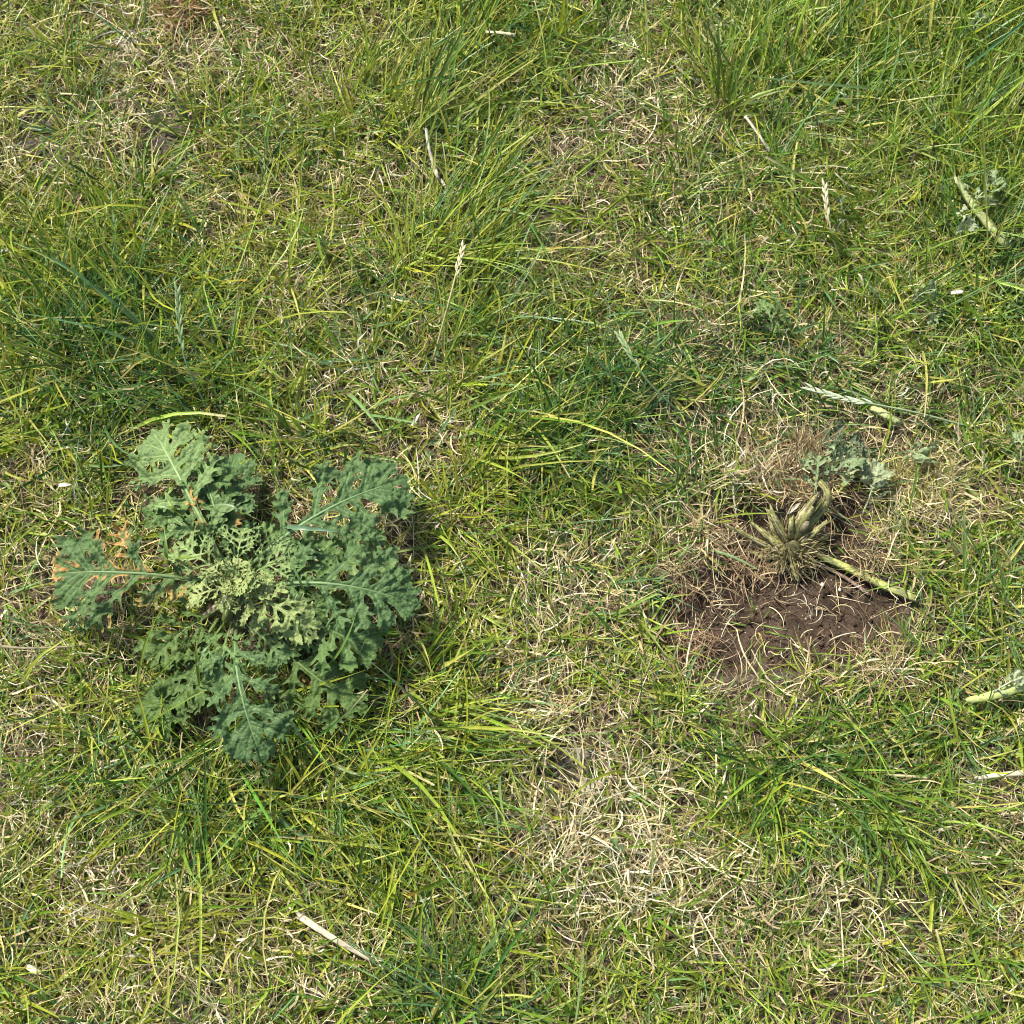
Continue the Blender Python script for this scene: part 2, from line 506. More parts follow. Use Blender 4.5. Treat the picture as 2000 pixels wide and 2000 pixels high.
def build_grass():
    A = (1.9 * 1.95)
    # ---- living grass, in tufts
    n = int(7400 * A)
    x = RNG.uniform(-.95, .95, n); y = RNG.uniform(-.87, 1.08, n)
    px, py = proj(x, y)
    inside = infr(px, py)
    g = green_map(px, py); b = bare_map(px, py); cov = leaf_cover(px, py)
    acc = np.clip(g, 0, 1.2) / 1.2 * (1 - 0.97 * b) * (1 - 0.6 * cov) * np.where(inside, 1.0, 0.42)
    keep = RNG.random(n) < acc
    x, y, px, py, inside, g, cov = [q[keep] for q in (x, y, px, py, inside, g, cov)]
    nt = len(x)
    L = len_map(px, py) * RNG.lognormal(0, .22, nt) * (0.75 + 0.4 * np.clip(g, 0, 1))
    coarse = RNG.random(nt) < np.where(px < 1000, .38, .27) * np.clip(g + .2, .3, 1)
    cool = cool_map(px, py)
    W = np.where(coarse, RNG.uniform(2.6, 4.1, nt), RNG.uniform(1.3, 2.5, nt))
    # tuft lean
    la = RNG.uniform(0, 2 * math.pi, nt); ls = RNG.uniform(0, .55, nt)
    lx = np.cos(la) * ls; ly = np.sin(la) * ls
    def lean(lst):
        for (cx, cy, rx, ry, vx, vy) in lst:
            w = np.exp(-(((px - cx) / rx) ** 2 + ((py - cy) / ry) ** 2))
            lx[:] = lx + vx * w; ly[:] = ly + vy * w
    lean([(900, 480, 110, 220, .8, .6), (830, 150, 130, 130, .7, .9), (880, 880, 110, 90, 1.1, .2), (820, 1420, 170, 150, 1.0, -.35),
          (560, 1500, 220, 100, .3, -.5), (250, 1480, 160, 110, -.3, -.4), (200, 620, 190, 130, -.2, .4), (1850, 110, 300, 200, .25, .7),
          (1430, 130, 110, 130, .1, .9), (1620, 1560, 180, 120, .1, -.6), (1100, 780, 140, 110, .4, .2), (1960, 420, 90, 200, .2, .5)])
    # palette index per tuft
    u = RNG.random(nt)
    warm = np.where(px < 1000, .56, .28)
    pal = np.where(u < warm * (1 - cool), 0, np.where(u < .62 - .30 * cool, 1, np.where(u < .88 - .22 * cool, 2, np.where(u < .94, 4, 3))))
    pal = np.where((cool > .55) & (RNG.random(nt) < .45), 3, pal)
    nb = RNG.poisson(np.where(coarse, 6.0, 9.5)) + 2
    T = np.repeat(np.arange(nt), nb)
    N = len(T)
    spread = np.where(coarse, .004, .006)[T]
    ox = RNG.normal(0, 1, N) * spread; oy = RNG.normal(0, 1, N) * spread
    rx = x[T] + ox; ry = y[T] + oy
    rz = ground_z(rx, ry) - .002
    dirx = ox / spread * .55 + lx[T] * 1.2 + RNG.normal(0, .35, N); diry = oy / spread * .55 + ly[T] * 1.2 + RNG.normal(0, .35, N)
    az = np.arctan2(diry, dirx)
    strength = np.clip(np.hypot(dirx, diry), 0, 2)
    length = L[T] * RNG.lognormal(-.08, .33, N) / 1000
    short = RNG.random(N) < .12
    length = np.where(short, length * .5, length)
    tilt0 = np.radians(np.clip(RNG.normal(30, 14, N) + 16 * strength, 3, 78))
    curl = np.radians(RNG.normal(34, 24, N))
    low = RNG.random(N) < .30
    tilt0 = np.where(low, np.radians(RNG.uniform(55, 86, N)), tilt0)
    cv = cov[T]
    under = RNG.random(N) < cv * .95
    length = np.where(under, length * .55, length); tilt0 = np.where(under, np.maximum(tilt0, np.radians(68)), tilt0)
    azc = RNG.normal(0, .45, N)
    width = W[T] * RNG.uniform(.7, 1.2, N) / 1000
    cut = np.where(RNG.random(N) < .38, RNG.uniform(.35, .7, N), .05)
    c = GREENS[pal[T]] * RNG.lognormal(0, .17, N)[:, None]
    jit = RNG.normal(0, .09, N)
    c = c * np.stack([1 + jit, np.ones(N), 1 - jit], 1)
    yel = RNG.random(N) < np.where(px[T] < 1000, .12, .13)
    c = np.where(yel[:, None], GREENS[5] * RNG.lognormal(0, .2, N)[:, None], c)
    cb = c * np.array((1.10, 1.02, 1.15)) * .95
    pb = RNG.random(N) < .25
    cb = np.where(pb[:, None], np.array((.33, .28, .16)) * RNG.lognormal(0, .2, N)[:, None], cb)
    ct = c * np.array((1.12, 1.04, .9))
    dt = RNG.random(N) < .22
    ct = np.where(dt[:, None], STRAWS[RNG.integers(0, 3, N)] * .95, ct)
    ot = RNG.random(N) < .03
    ct = np.where(ot[:, None], np.array((.40, .19, .03)), ct)
    tw = RNG.normal(0, .7, N)
    ins = inside[T]
    def sub(m, nseg, fold):
        return strips(np.stack([rx, ry, rz], 1)[m], az[m], length[m], width[m], tilt0[m], curl[m], azc[m], cb[m], ct[m], nseg, fold,
                      cut[m], RNG.uniform(.002, .012, m.sum()), tw[m], c[m])
    big = ins & (width > .0019)
    V, F, C = merge([sub(big, 5, True), sub(ins & ~big, 5, False), sub(~ins, 4, False)])
    print('live blades', N, 'tris', len(F) * 2)
    obj('lawn_grass', mesh_from('lawn_grass', V, F, C), M_GRASS, kind='stuff',
        label='patchy living lawn grass, yellow green to deep green blades', cat='grass')

    # ---- dead thatch lying on the soil
    n = int(72000 * A)
    x = RNG.uniform(-.95, .95, n); y = RNG.uniform(-.87, 1.08, n)
    px, py = proj(x, y)
    inside = infr(px, py)
    d = dry_map(px, py); b = bare_map(px, py); pm = pit_map(px, py)
    acc = np.clip(d, 0, 1.4) / 1.4 * (1 - .97 * b) * np.where(inside, 1.0, 0.22) * (1 - .7 * pm)
    keep = RNG.random(n) < acc
    x, y, px, py, inside, d, pm, b = [q[keep] for q in (x, y, px, py, inside, d, pm, b)]
    N = len(x)
    rz = ground_z(x, y)
    stand = RNG.random(N) < .22
    az = RNG.uniform(0, 2 * math.pi, N)
    length = RNG.lognormal(math.log(.026), .45, N)
    length = np.clip(length * np.where(b > .3, .7, 1), .006, .085)
    width = np.where(RNG.random(N) < .13, RNG.uniform(1.5, 2.6, N), RNG.uniform(.6, 1.35, N)) / 1000
    tilt0 = np.radians(np.where(stand, RNG.uniform(20, 65, N), RNG.uniform(72, 98, N)))
    curl = np.radians(RNG.normal(12, 30, N))
    azc = RNG.normal(0, 1.0, N)
    lay = RNG.uniform(.0006, .014, N) * np.clip(d, .3, 1.2)
    root = np.stack([x, y, rz + lay * .55], 1)
    u = RNG.random(N)
    pale = np.clip((d - .6) * .5, 0, .4)
    k = np.where(u < .22 + .25 * pale, 0, np.where(u < .46, 1, np.where(u < .68 - .2 * pale, 2, np.where(u < .76 + .35 * pale, 3, np.where(u < .90, 4, 5)))))
    c = STRAWS[k] * RNG.lognormal(0, .22, N)[:, None]
    c = c * np.where(pm > .25, np.array([[.85], [.78], [.66]]), 1.0).T
    V, F, C = merge([strips(root[m], az[m], length[m], width[m], tilt0[m], curl[m], azc[m], c[m], c[m] * .95, ns, False,
                            RNG.uniform(.15, .7, m.sum()), lay[m], RNG.normal(0, .8, m.sum())) for m, ns in ((inside, 5), (~inside, 3))])
    print('dead blades', N, 'tris', len(F) * 2)
    obj('dry_thatch', mesh_from('dry_thatch', V, F, C), M_STRAW, kind='stuff',
        label='tangled dead straw coloured thatch lying on the soil', cat='dead grass')


build_grass()


# ------------------------------------------------------------------ soil crumbs, grit, loose bits
def icos():
    t = (1 + 5 ** .5) / 2
    v = np.array([(-1, t, 0), (1, t, 0), (-1, -t, 0), (1, -t, 0), (0, -1, t), (0, 1, t), (0, -1, -t), (0, 1, -t), (t, 0, -1), (t, 0, 1), (-t, 0, -1), (-t, 0, 1)], float)
    v /= np.linalg.norm(v[0])
    f = np.array([(0, 11, 5), (0, 5, 1), (0, 1, 7), (0, 7, 10), (0, 10, 11), (1, 5, 9), (5, 11, 4), (11, 10, 2), (10, 7, 6), (7, 1, 8), (3, 9, 4), (3, 4, 2),
                  (3, 2, 6), (3, 6, 8), (3, 8, 9), (4, 9, 5), (2, 4, 11), (6, 2, 10), (8, 6, 7), (9, 8, 1)])
    return v, f


def crumbs():
    n = 60000
    x = RNG.uniform(-.6, .6, n); y = RNG.uniform(-.5, .66, n)
    px, py = proj(x, y)
    p = bare_map(px, py) * .16 + pit_map(px, py) * .55
    k = RNG.random(n) < p
    x, y, px, py = x[k], y[k], px[k], py[k]
    n = min(len(x), 9000)
    x, y, px, py = x[:n], y[:n], px[:n], py[:n]
    iv, fc = icos()
    r = np.clip(RNG.lognormal(math.log(.0009), .55, n), .0004, .0042)
    J = 1 + RNG.uniform(-.3, .3, (n, 12, 1))
    sq = RNG.uniform(.6, 1.2, (n, 1, 3))
    a = RNG.uniform(0, 6.28, n)
    P = iv[None] * J * sq * r[:, None, None]
    X = P[..., 0] * np.cos(a)[:, None] - P[..., 1] * np.sin(a)[:, None]
    Yy = P[..., 0] * np.sin(a)[:, None] + P[..., 1] * np.cos(a)[:, None]
    V = np.stack([X + x[:, None], Yy + y[:, None], P[..., 2] + (ground_z(x, y) + r * .3)[:, None]], -1).reshape(-1, 3)
    F = (fc[None] + (np.arange(n) * 12)[:, None, None]).reshape(-1, 3)
    pm = pit_map(px, py)[:, None]
    c = np.array((.056, .038, .025)) * pm + np.array((.11, .092, .072)) * (1 - pm)
    c = c * RNG.lognormal(0, .25, n)[:, None]
    gr = (RNG.random(n) < .035) & (r < .0016)
    c = np.where(gr[:, None], np.array((.42, .36, .27)), c)
    obj('soil_crumbs', mesh_from('soil_crumbs', V, F, np.repeat(c, 12, 0)), M_CRUMB, kind='stuff',
        label='loose dark soil crumbs scattered over the bare patches', cat='soil')


crumbs()


def pit_debris():
    """dead roots and short straw bits over the dug patch"""
    n = 3200
    px = RNG.normal(1510, 190, n); py = RNG.normal(1120, 150, n)
    P = np.array([at(a, b) for a, b in zip(px, py)])
    pm = pit_map(px, py); rough = fbm(px / 40, py / 40, 91, 3)
    edge = np.abs(pm - .5) < .35
    k = (px > 1010) & (RNG.random(n) < np.where(edge, .6, pm * .30) * sstep(.35, .62, rough) * 1.3 + .06 * pm)
    x, y = P[k, 0], P[k, 1]
    n = len(x)
    az = RNG.uniform(0, 6.28, n)
    root = np.stack([x, y, ground_z(x, y) + RNG.uniform(.0005, .004, n)], 1)
    c = STRAWS[RNG.choice([0, 1, 2, 2, 4, 4, 3], n)] * RNG.lognormal(-.12, .25, n)[:, None]
    S = strips(root, az, RNG.lognormal(math.log(.019), .45, n), RNG.uniform(.5, 1.2, n) / 1000, np.radians(RNG.uniform(55, 97, n)),
               np.radians(RNG.normal(10, 45, n)), RNG.normal(0, 1.6, n), c, c, 7, False, RNG.uniform(.2, .6, n), RNG.uniform(.0005, .004, n), RNG.normal(0, .8, n))
    obj('root_debris', mesh_from('root_debris', *S), M_STRAW, kind='stuff',
        label='wiry dead roots and straw bits strewn over the dug soil', cat='dead roots')


pit_debris()


def husks():
    n = 300
    px = RNG.uniform(0, 2000, n); py = RNG.uniform(0, 2000, n)
    k = pit_map(px, py) < .2
    px, py = px[k], py[k]; n = len(px)
    P = np.array([at(a, b) for a, b in zip(px, py)])
    az = RNG.uniform(0, 6.28, n)
    root = np.stack([P[:, 0], P[:, 1], ground_z(P[:, 0], P[:, 1]) + RNG.uniform(.006, .02, n)], 1)
    c = np.array((.55, .48, .33)) * RNG.lognormal(0, .15, n)[:, None]
    S = strips(root, az, RNG.uniform(.004, .016, n), RNG.uniform(1.2, 2.6, n) / 1000, np.radians(RNG.uniform(65, 100, n)), np.radians(RNG.normal(0, 25, n)),
               RNG.normal(0, .8, n), c, c, 4, True, RNG.uniform(.1, .4, n), RNG.uniform(.004, .015, n), RNG.normal(0, .5, n))
    obj('pale_husks', mesh_from('pale_husks', *S), M_STRAW, kind='stuff', label='small bleached husks and flakes scattered through the turf', cat='husks')


husks()


# ------------------------------------------------------------------ tubes
def tube(path, radii, nside=8, col=(.2, .2, .1), flat=1.0, ribs=0.0, seed=0, colfn=None, jag=0.0):
    path = np.asarray(path, float)
    n = len(path)
    r = random.Random(seed)
    V = []; C = []
    T = np.gradient(path, axis=0)
    T /= np.linalg.norm(T, axis=1)[:, None] + 1e-9
    up = np.array((0, 0, 1.0))
    ph = [r.uniform(.7, 1.3) for _ in range(nside)]
    for i in range(n):
        s = np.cross(T[i], up)
        if np.linalg.norm(s) < .2:
            s = np.cross(T[i], np.array((1.0, 0, 0)))
        s /= np.linalg.norm(s)
        nn = np.cross(s, T[i])
        for k in range(nside):
            a = 2 * math.pi * k / nside
            rr = radii[i] * (1 + ribs * (1 if k % 2 else -1)) * (1 + (r.uniform(-1, 1) * ribs * .5))
            off = T[i] * (r.uniform(-1, 1) * jag * radii[i] * 2 if i in (0, n - 1) else 0)
            V.append(path[i] + s * math.cos(a) * rr + nn * math.sin(a) * rr * flat + off)
            c = np.array(col if colfn is None else colfn(i / (n - 1), k / nside, r))
            C.append(c * (1 + r.uniform(-.12, .12)))
    F = []
    for i in range(n - 1):
        for k in range(nside):
            a = i * nside + k; b = i * nside + (k + 1) % nside
            F.append((a, b, b + nside, a + nside))
    # caps
    o = len(V)
    V.append(path[0]); V.append(path[-1]); C.append(np.array(C[0]) * 1.0); C.append(np.array(C[-1]) * 1.0)
    for k in range(0, nside, 2):
        F.append((o, (k + 2) % nside, (k + 1) % nside, k))
        e = (n - 1) * nside
        F.append((o + 1, e + k, e + (k + 1) % nside, e + (k + 2) % nside))
    return np.array(V), np.array(F), np.array(C)


def smooth_path(pts, n=14):
    """Catmull-Rom through the points"""
    P = [np.asarray(p, float) for p in pts]
    P = [2 * P[0] - P[1]] + P + [2 * P[-1] - P[-2]]
    out = []
    segs = len(P) - 3
    for i in range(n):
        t = i / (n - 1) * segs
        k = min(int(t), segs - 1); t -= k
        a, b, c, d = P[k:k + 4]
        out.append(.5 * (2 * b + (c - a) * t + (2 * a - 5 * b + 4 * c - d) * t * t + (3 * b - a - 3 * c + d) * t ** 3))
    return np.array(out)


def gp(px, py, h=0.0):
    """point h above the soil"""
    p = at(px, py, h)
    z = float(ground_z(np.array([p[0]]), np.array([p[1]]))[0])
    p = at(px, py, h + z)
    return p


# ------------------------------------------------------------------ ragwort leaves
LEAFCOL = {
    'pale': ((.120, .190, .060), (.25, .34, .13)), 'mid': ((.072, .132, .034), (.17, .26, .085)), 'blue': ((.062, .116, .037), (.15, .235, .085)),
    'burnt': ((.062, .116, .036), (.15, .22, .075)), 'dull': ((.064, .115, .026), (.13, .19, .055)), 'young': ((.185, .250, .070), (.34, .39, .15)),
    'youngb': ((.105, .180, .052), (.26, .33, .12)), 'torn': ((.125, .190, .080), (.28, .34, .17)), 'tornb': ((.060, .100, .052), (.16, .20, .11)),
    'tornp': ((.19, .24, .12), (.40, .44, .26)), 'yellow': ((.42, .42, .06), (.45, .44, .12)),
}


def leaf_shape(seed, style, wid, pairs=None, stalk=.2, tear=None):
    """capsule skeleton of a ragged pinnate leaf; unit length along u"""
    r = random.Random(seed * 7 + 3)
    caps = []   # (ax, ay, bx, by, ra, rb, isvein)
    fat = {'old': 1.0, 'mid': .86, 'young': .74}[style]
    n = pairs or {'old': 4, 'mid': 5, 'young': 5}[style]
    caps.append((0, 0, stalk, 0, .012, .014, 1))
    caps.append((stalk, 0, .86, 0, .014 * fat, .030 * fat, 1))
    bendm = r.uniform(-.03, .03)

    def tooth(x, y, a, l, ra, depth):
        ex, ey = x + math.cos(a) * l, y + math.sin(a) * l
        caps.append((x, y, ex, ey, ra, ra * .62, depth))
        return ex, ey
    for i in range(n):
        f = i / (n - 1)
        u = stalk + .04 + (.70 - stalk) * f ** .9
        ll = wid * .5 * (.42 + .62 * math.sin(math.pi * (.18 + .55 * f)) ** 1.2)
        for s in (-1, 1):
            uu = u + r.uniform(-.02, .02) + (.02 if s > 0 else 0)
            l = ll * r.uniform(.82, 1.14)
            a = s * math.radians(r.uniform(50, 66) - 8 * f)
            ra = .0225 * fat * (.8 + .4 * f)
            ex, ey = tooth(uu, 0, a, l * .86, ra, 1)
            for j, q in enumerate((.42, .66, .88)):
                bx, by = uu + (ex - uu) * q, ey * q
                for s2 in (-1, 1):
                    tooth(bx, by, a + s2 * math.radians(r.uniform(38, 58)), l * r.uniform(.22, .33) * (1.15 - .25 * abs(j - 1)), .0132 * fat * r.uniform(.8, 1.15), 2)
            tooth(ex, ey, a + r.uniform(-.2, .2), l * .16, .0135 * fat, 2)
    # terminal lobe
    for k, (a, l, q) in enumerate(((0, .13, .86), (30, .19, .80), (-30, .19, .80), (55, .21, .73), (-55, .21, .73), (78, .17, .66), (-78, .17, .66))):
        aa = math.radians(a + r.uniform(-7, 7)); l2 = l * r.uniform(.85, 1.1) * min(1, wid / .55 + .1)
        ex, ey = tooth(q, 0, aa, l2 * .84, .024 * fat, 1)
        for s2 in (-1, 1):
            tooth(q + (ex - q) * .68, ey * .68, aa + s2 * math.radians(r.uniform(30, 48)), l2 * r.uniform(.30, .42), .0145 * fat, 2)
            tooth(ex, ey, aa + s2 * math.radians(r.uniform(14, 34)), l2 * .2, .0125 * fat, 2)
    return np.array(caps)


def leaf_grid(caps, step, L):
    """mesh the union of the capsules"""
    lo = np.minimum(caps[:, 0:2], caps[:, 2:4]).min(0) - .06
    hi = np.maximum(caps[:, 0:2], caps[:, 2:4]).max(0) + .06
    st = step / L
    us = np.arange(lo[0], hi[0], st); vs_ = np.arange(lo[1], hi[1], st)
    U, Vv = np.meshgrid(us, vs_)
    u = U.ravel(); v = Vv.ravel()

    def field(u, v):
        k = .0062
        acc = np.zeros(len(u)); vd = np.full(len(u), 9.0); vd2 = np.full(len(u), 9.0)
        for (ax, ay, bx, by, ra, rb, dep) in caps:
            dx, dy = bx - ax, by - ay
            h = np.clip(((u - ax) * dx + (v - ay) * dy) / (dx * dx + dy * dy + 1e-12), 0, 1)
            d = np.hypot(u - ax - h * dx, v - ay - h * dy)
            acc += np.exp(-(d - (ra + (rb - ra) * h)) / k * 1.0)
            if dep == 1:
                vd = np.minimum(vd, d)
            else:
                vd2 = np.minimum(vd2, d)
        return -k * np.log(acc + 1e-30), vd, vd2
    s, vd, vd2 = field(u, v)
    S = s.reshape(U.shape)
    inside = S < 0
    ny, nx = U.shape
    cell = inside[:-1, :-1].astype(int) + inside[:-1, 1:] + inside[1:, 1:] + inside[1:, :-1]
    keep = cell >= 2
    I = np.arange(nx * ny).reshape(ny, nx)
    F = np.stack([I[:-1, :-1][keep], I[:-1, 1:][keep], I[1:, 1:][keep], I[1:, :-1][keep]], 1)
    used = np.unique(F)
    remap = -np.ones(nx * ny, int); remap[used] = np.arange(len(used))
    F = remap[F]
    u, v, s, vd, vd2 = u[used], v[used], s[used], vd[used], vd2[used]
    # pull outer vertices onto the outline
    gu, gv = np.gradient(S, st, st)[1].ravel()[used], np.gradient(S, st, st)[0].ravel()[used]
    cnt = np.bincount(F.ravel(), minlength=len(used))
    m = (s > 0) | (cnt < 4)
    gl = np.hypot(gu, gv) + 1e-6
    mv = np.clip(s, -1.1 * st, 1.1 * st) * m
    u = u - gu / gl * mv; v = v - gv / gl * mv
    return u, v, F, np.minimum(s, 0), vd, vd2


def leaf_mesh(seed, style, colour, P0, P2, rise, wid, step=.0012, roll=None, pairs=None, stalk=.2, burnt=False, crumple=1.0, clip=None):
    r = random.Random(seed * 13 + 1)
    P0 = np.asarray(P0, float); P2 = np.asarray(P2, float)
    L = float(np.linalg.norm(P2 - P0)) * 1.04
    caps = leaf_shape(seed, style, wid, pairs, stalk)
    u, v, F, s, vd, vd2 = leaf_grid(caps, step, L)
    if clip is not None:
        fc = u[F].mean(1); fv = v[F].mean(1)
        ok = clip(fc, fv)
        F = F[ok]
        us_ = np.unique(F); rm = -np.ones(len(u), int); rm[us_] = np.arange(len(us_)); F = rm[F]
        u, v, s, vd, vd2 = u[us_], v[us_], s[us_], vd[us_], vd2[us_]
    # local relief in metres
    U = u * L; Vm = v * L
    sm = {'old': 1.0, 'mid': .85, 'young': .7}[style]
    puff = sstep(0, .016, vd) * .0010 + sstep(0, .010, vd2) * .0005
    av = np.abs(v) / (wid * .5)
    ruff = (fbm(U * 75 + seed * 9, Vm * 75, seed, 3) - .5) * .038 * np.clip(av, 0, 1.2) * crumple * sm
    edge = (fbm(U * 190 + seed, Vm * 190, seed + 5, 2) - .5) * .006 * sstep(-.03, 0, s) * crumple
    fold = r.uniform(.02, .22) * np.abs(Vm) - r.uniform(.8, 2.6) * Vm ** 2
    h = (puff + ruff + edge + fold)
    # midrib curve
    mid = (P0 + P2) / 2 + np.array((0, 0, rise * 1.6))
    sdv = np.cross(P2 - P0, (0, 0, 1.0)); sdv /= np.linalg.norm(sdv)
    mid = mid + sdv * L * r.uniform(-.07, .07)
    t = np.clip(u, -.05, 1.08)
    def bez(t):
        t = t[:, None]
        return (1 - t) ** 2 * P0 + 2 * t * (1 - t) * mid + t * t * P2
    def tang(t):
        t = t[:, None]
        d = 2 * (1 - t) * (mid - P0) + 2 * t * (P2 - mid)
        return d / np.linalg.norm(d, axis=1)[:, None]
    B = bez(t); T = tang(t)
    S_ = np.cross(T, np.array((0, 0, 1.0))); S_ /= np.linalg.norm(S_, axis=1)[:, None]
    Nn = np.cross(S_, T)
    ro = (r.uniform(-.22, .22) if roll is None else roll) + r.uniform(-.25, .25) * (t - .5)
    S2 = S_ * np.cos(ro)[:, None] + Nn * np.sin(ro)[:, None]
    N2 = -S_ * np.sin(ro)[:, None] + Nn * np.cos(ro)[:, None]
    X = B - S2 * Vm[:, None] + N2 * h[:, None]
    # keep above the soil
    X[:, 2] = np.maximum(X[:, 2], ground_z(X[:, 0], X[:, 1]) + .003)
    # colours
    base, vein = [np.array(c) for c in LEAFCOL[colour]]
    vw = np.clip(np.maximum(sstep(.0075, .0015, vd * L / .12) * .9, sstep(.005, .001, vd2 * L / .12) * .45), 0, 1)
    nz = fbm(U * 60, Vm * 60, seed + 77, 3)
    c = base[None] * (0.72 + .56 * nz[:, None])
    if style == 'young':
        c = c * (1 - .35 * sstep(.7, 0, u)[:, None]) + np.array((.26, .29, .10)) * .35 * sstep(.7, 0, u)[:, None]
    c = c * (1 - vw[:, None]) + vein[None] * vw[:, None]
    em = sstep(-.012, -.001, s)[:, None] * .35
    c = c * (1 - em) + (vein * .95)[None] * em
    if burnt:
        bn = fbm(U * 45 + 3, Vm * 45, seed + 8, 3)
        bm = (sstep(-.013, -.002, s) * sstep(.50, .60, bn) * sstep(.25, .5, u + .2 * (v < 0)))[:, None]
        c = c * (1 - bm) + np.array((.50, .27, .085)) * bm
    me = mesh_from('leaf', X, F, c)
    # midrib tube
    tt = np.linspace(-.0, .9, 16)
    mp = bez(tt)
    mp[:, 2] += .0004
    rad = np.linspace(.0021, .0005, 16) * max(.55, min(1.2, L / .13))
    rib = mesh_from('midrib', *tube(mp, rad, 6, vein * .95, seed=seed))
    return me, rib


def build_ragwort():
    base = gp(462, 1205, 0)
    root = obj('ragwort_plant', None, None, label='leafy blue green ragwort rosette with ragged lobed leaves growing in the lawn', cat='weed plant')
    root.location = base
    off = -Vector(base)

    def child(name, me, mat, parent=root, label=None):
        o = obj(name, me, mat, parent, label=label)
        if parent is root:
            o.matrix_parent_inverse.identity()
            o.location = off
        return o
    for (b, t, rise, w, st, colr, s) in LEAVES:
        stalk = .18 if st == 'old' else .10
        me, rib = leaf_mesh(s, st, colr, at(*b), at(*t), rise, w, step=.0012 if st != 'young' else .0009, stalk=stalk,
                            burnt=colr == 'burnt' or s in (2, 30), crumple=1.0)
        o = child('leaf', me, M_LEAF, label='lower leaf with scorched orange brown edges' if colr == 'burnt' else None)
        child('midrib', rib, M_STEM, o)
    # tight heart of tiny curled leaflets
    k = 60
    r = random.Random(4)
    for i in range(15):
        a = r.uniform(0, 6.28); l = r.uniform(13, 34)
        q = r.uniform(0, 16)
        bx, by = 462 + q * math.cos(a), 1144 + q * math.sin(a) * .8
        tip = at(bx + math.cos(a) * l, by - math.sin(a) * l, r.uniform(.074, .094))
        me, rib = leaf_mesh(100 + i, 'young', r.choice(['young', 'youngb', 'young']), at(bx, by, .060), tip, .008, .85, step=.0008, stalk=.05, crumple=.8, pairs=4)
        child('heart_leaf', me, M_LEAF)
    # stems and petioles
    def stemcol(t, k, rr):
        return np.array((.20, .25, .085)) * (1 - t) + np.array((.16, .21, .075)) * t
    P = smooth_path([gp(438, 1222, -.006), at(446, 1195, .030), at(460, 1150, .062)], 10)
    child('stem', mesh_from('stem', *tube(P, np.linspace(.0062, .0045, 10), 12, flat=.8, ribs=.10, colfn=stemcol, seed=2)), M_STEM)
    P = smooth_path([gp(464, 1252, -.004), at(465, 1215, .016), at(468, 1165, .050)], 10)
    child('stem', mesh_from('stem', *tube(P, np.linspace(.0035, .0045, 10), 10, (.13, .15, .07), ribs=.10, seed=3)), M_STEM)
    P = smooth_path([gp(383, 1216, .006), gp(410, 1197, .016), at(446, 1168, .040)], 10)
    child('old_stalk', mesh_from('old_stalk', *tube(P, np.linspace(.0032, .0045, 10), 10, (.30, .24, .16), ribs=.14, seed=5)), M_STALK, label='dry grey brown old leaf stalk')
    P = smooth_path([gp(455, 1240, .004), gp(462, 1212, .022), at(476, 1195, .030)], 9)
    child('old_stalk', mesh_from('old_stalk', *tube(P, np.linspace(.0018, .0022, 9), 8, (.32, .25, .15), ribs=.14, seed=6)), M_STALK)
    # shrivelled brown leaf remains under the rosette
    for i, (px, py, l) in enumerate(((405, 1306, 26), (402, 1340, 22), (413, 1360, 16), (592, 1318, 34), (650, 1205, 22), (360, 1203, 14), (603, 1112, 20))):
        a = r.uniform(0, 6.28)
        b = gp(px, py, .026 if py < 1300 else .016); t = gp(px + l * math.cos(a), py + l * math.sin(a), .024)
        me, rib = leaf_mesh(200 + i, 'mid', 'mid', b, t, .006, .7, step=.0008, stalk=.05, crumple=2.2, pairs=3)
        c4 = np.ones((len(me.vertices), 4), np.float32)
        c4[:, :3] = np.array((.26, .135, .055)) * (0.7 + .6 * RNG.random((len(me.vertices), 1)))
        me.color_attributes['col'].data.foreach_set('color', c4.ravel())
        child('withered_leaf', me, M_STRAW)


build_ragwort()


# ------------------------------------------------------------------ the cut stump
def stalk_col(seed):
    def f(t, k, rr):
        a = np.array((.25, .245, .075)); b = np.array((.40, .35, .19)); d = np.array((.085, .070, .035))
        x = (math.sin(k * 47 + seed * 3.1) * .5 + .5) * .7 + rr.random() * .3 + .12 * math.sin(t * 13 + seed)
        return b if x > .78 else (a if x > .30 else d)
    return f


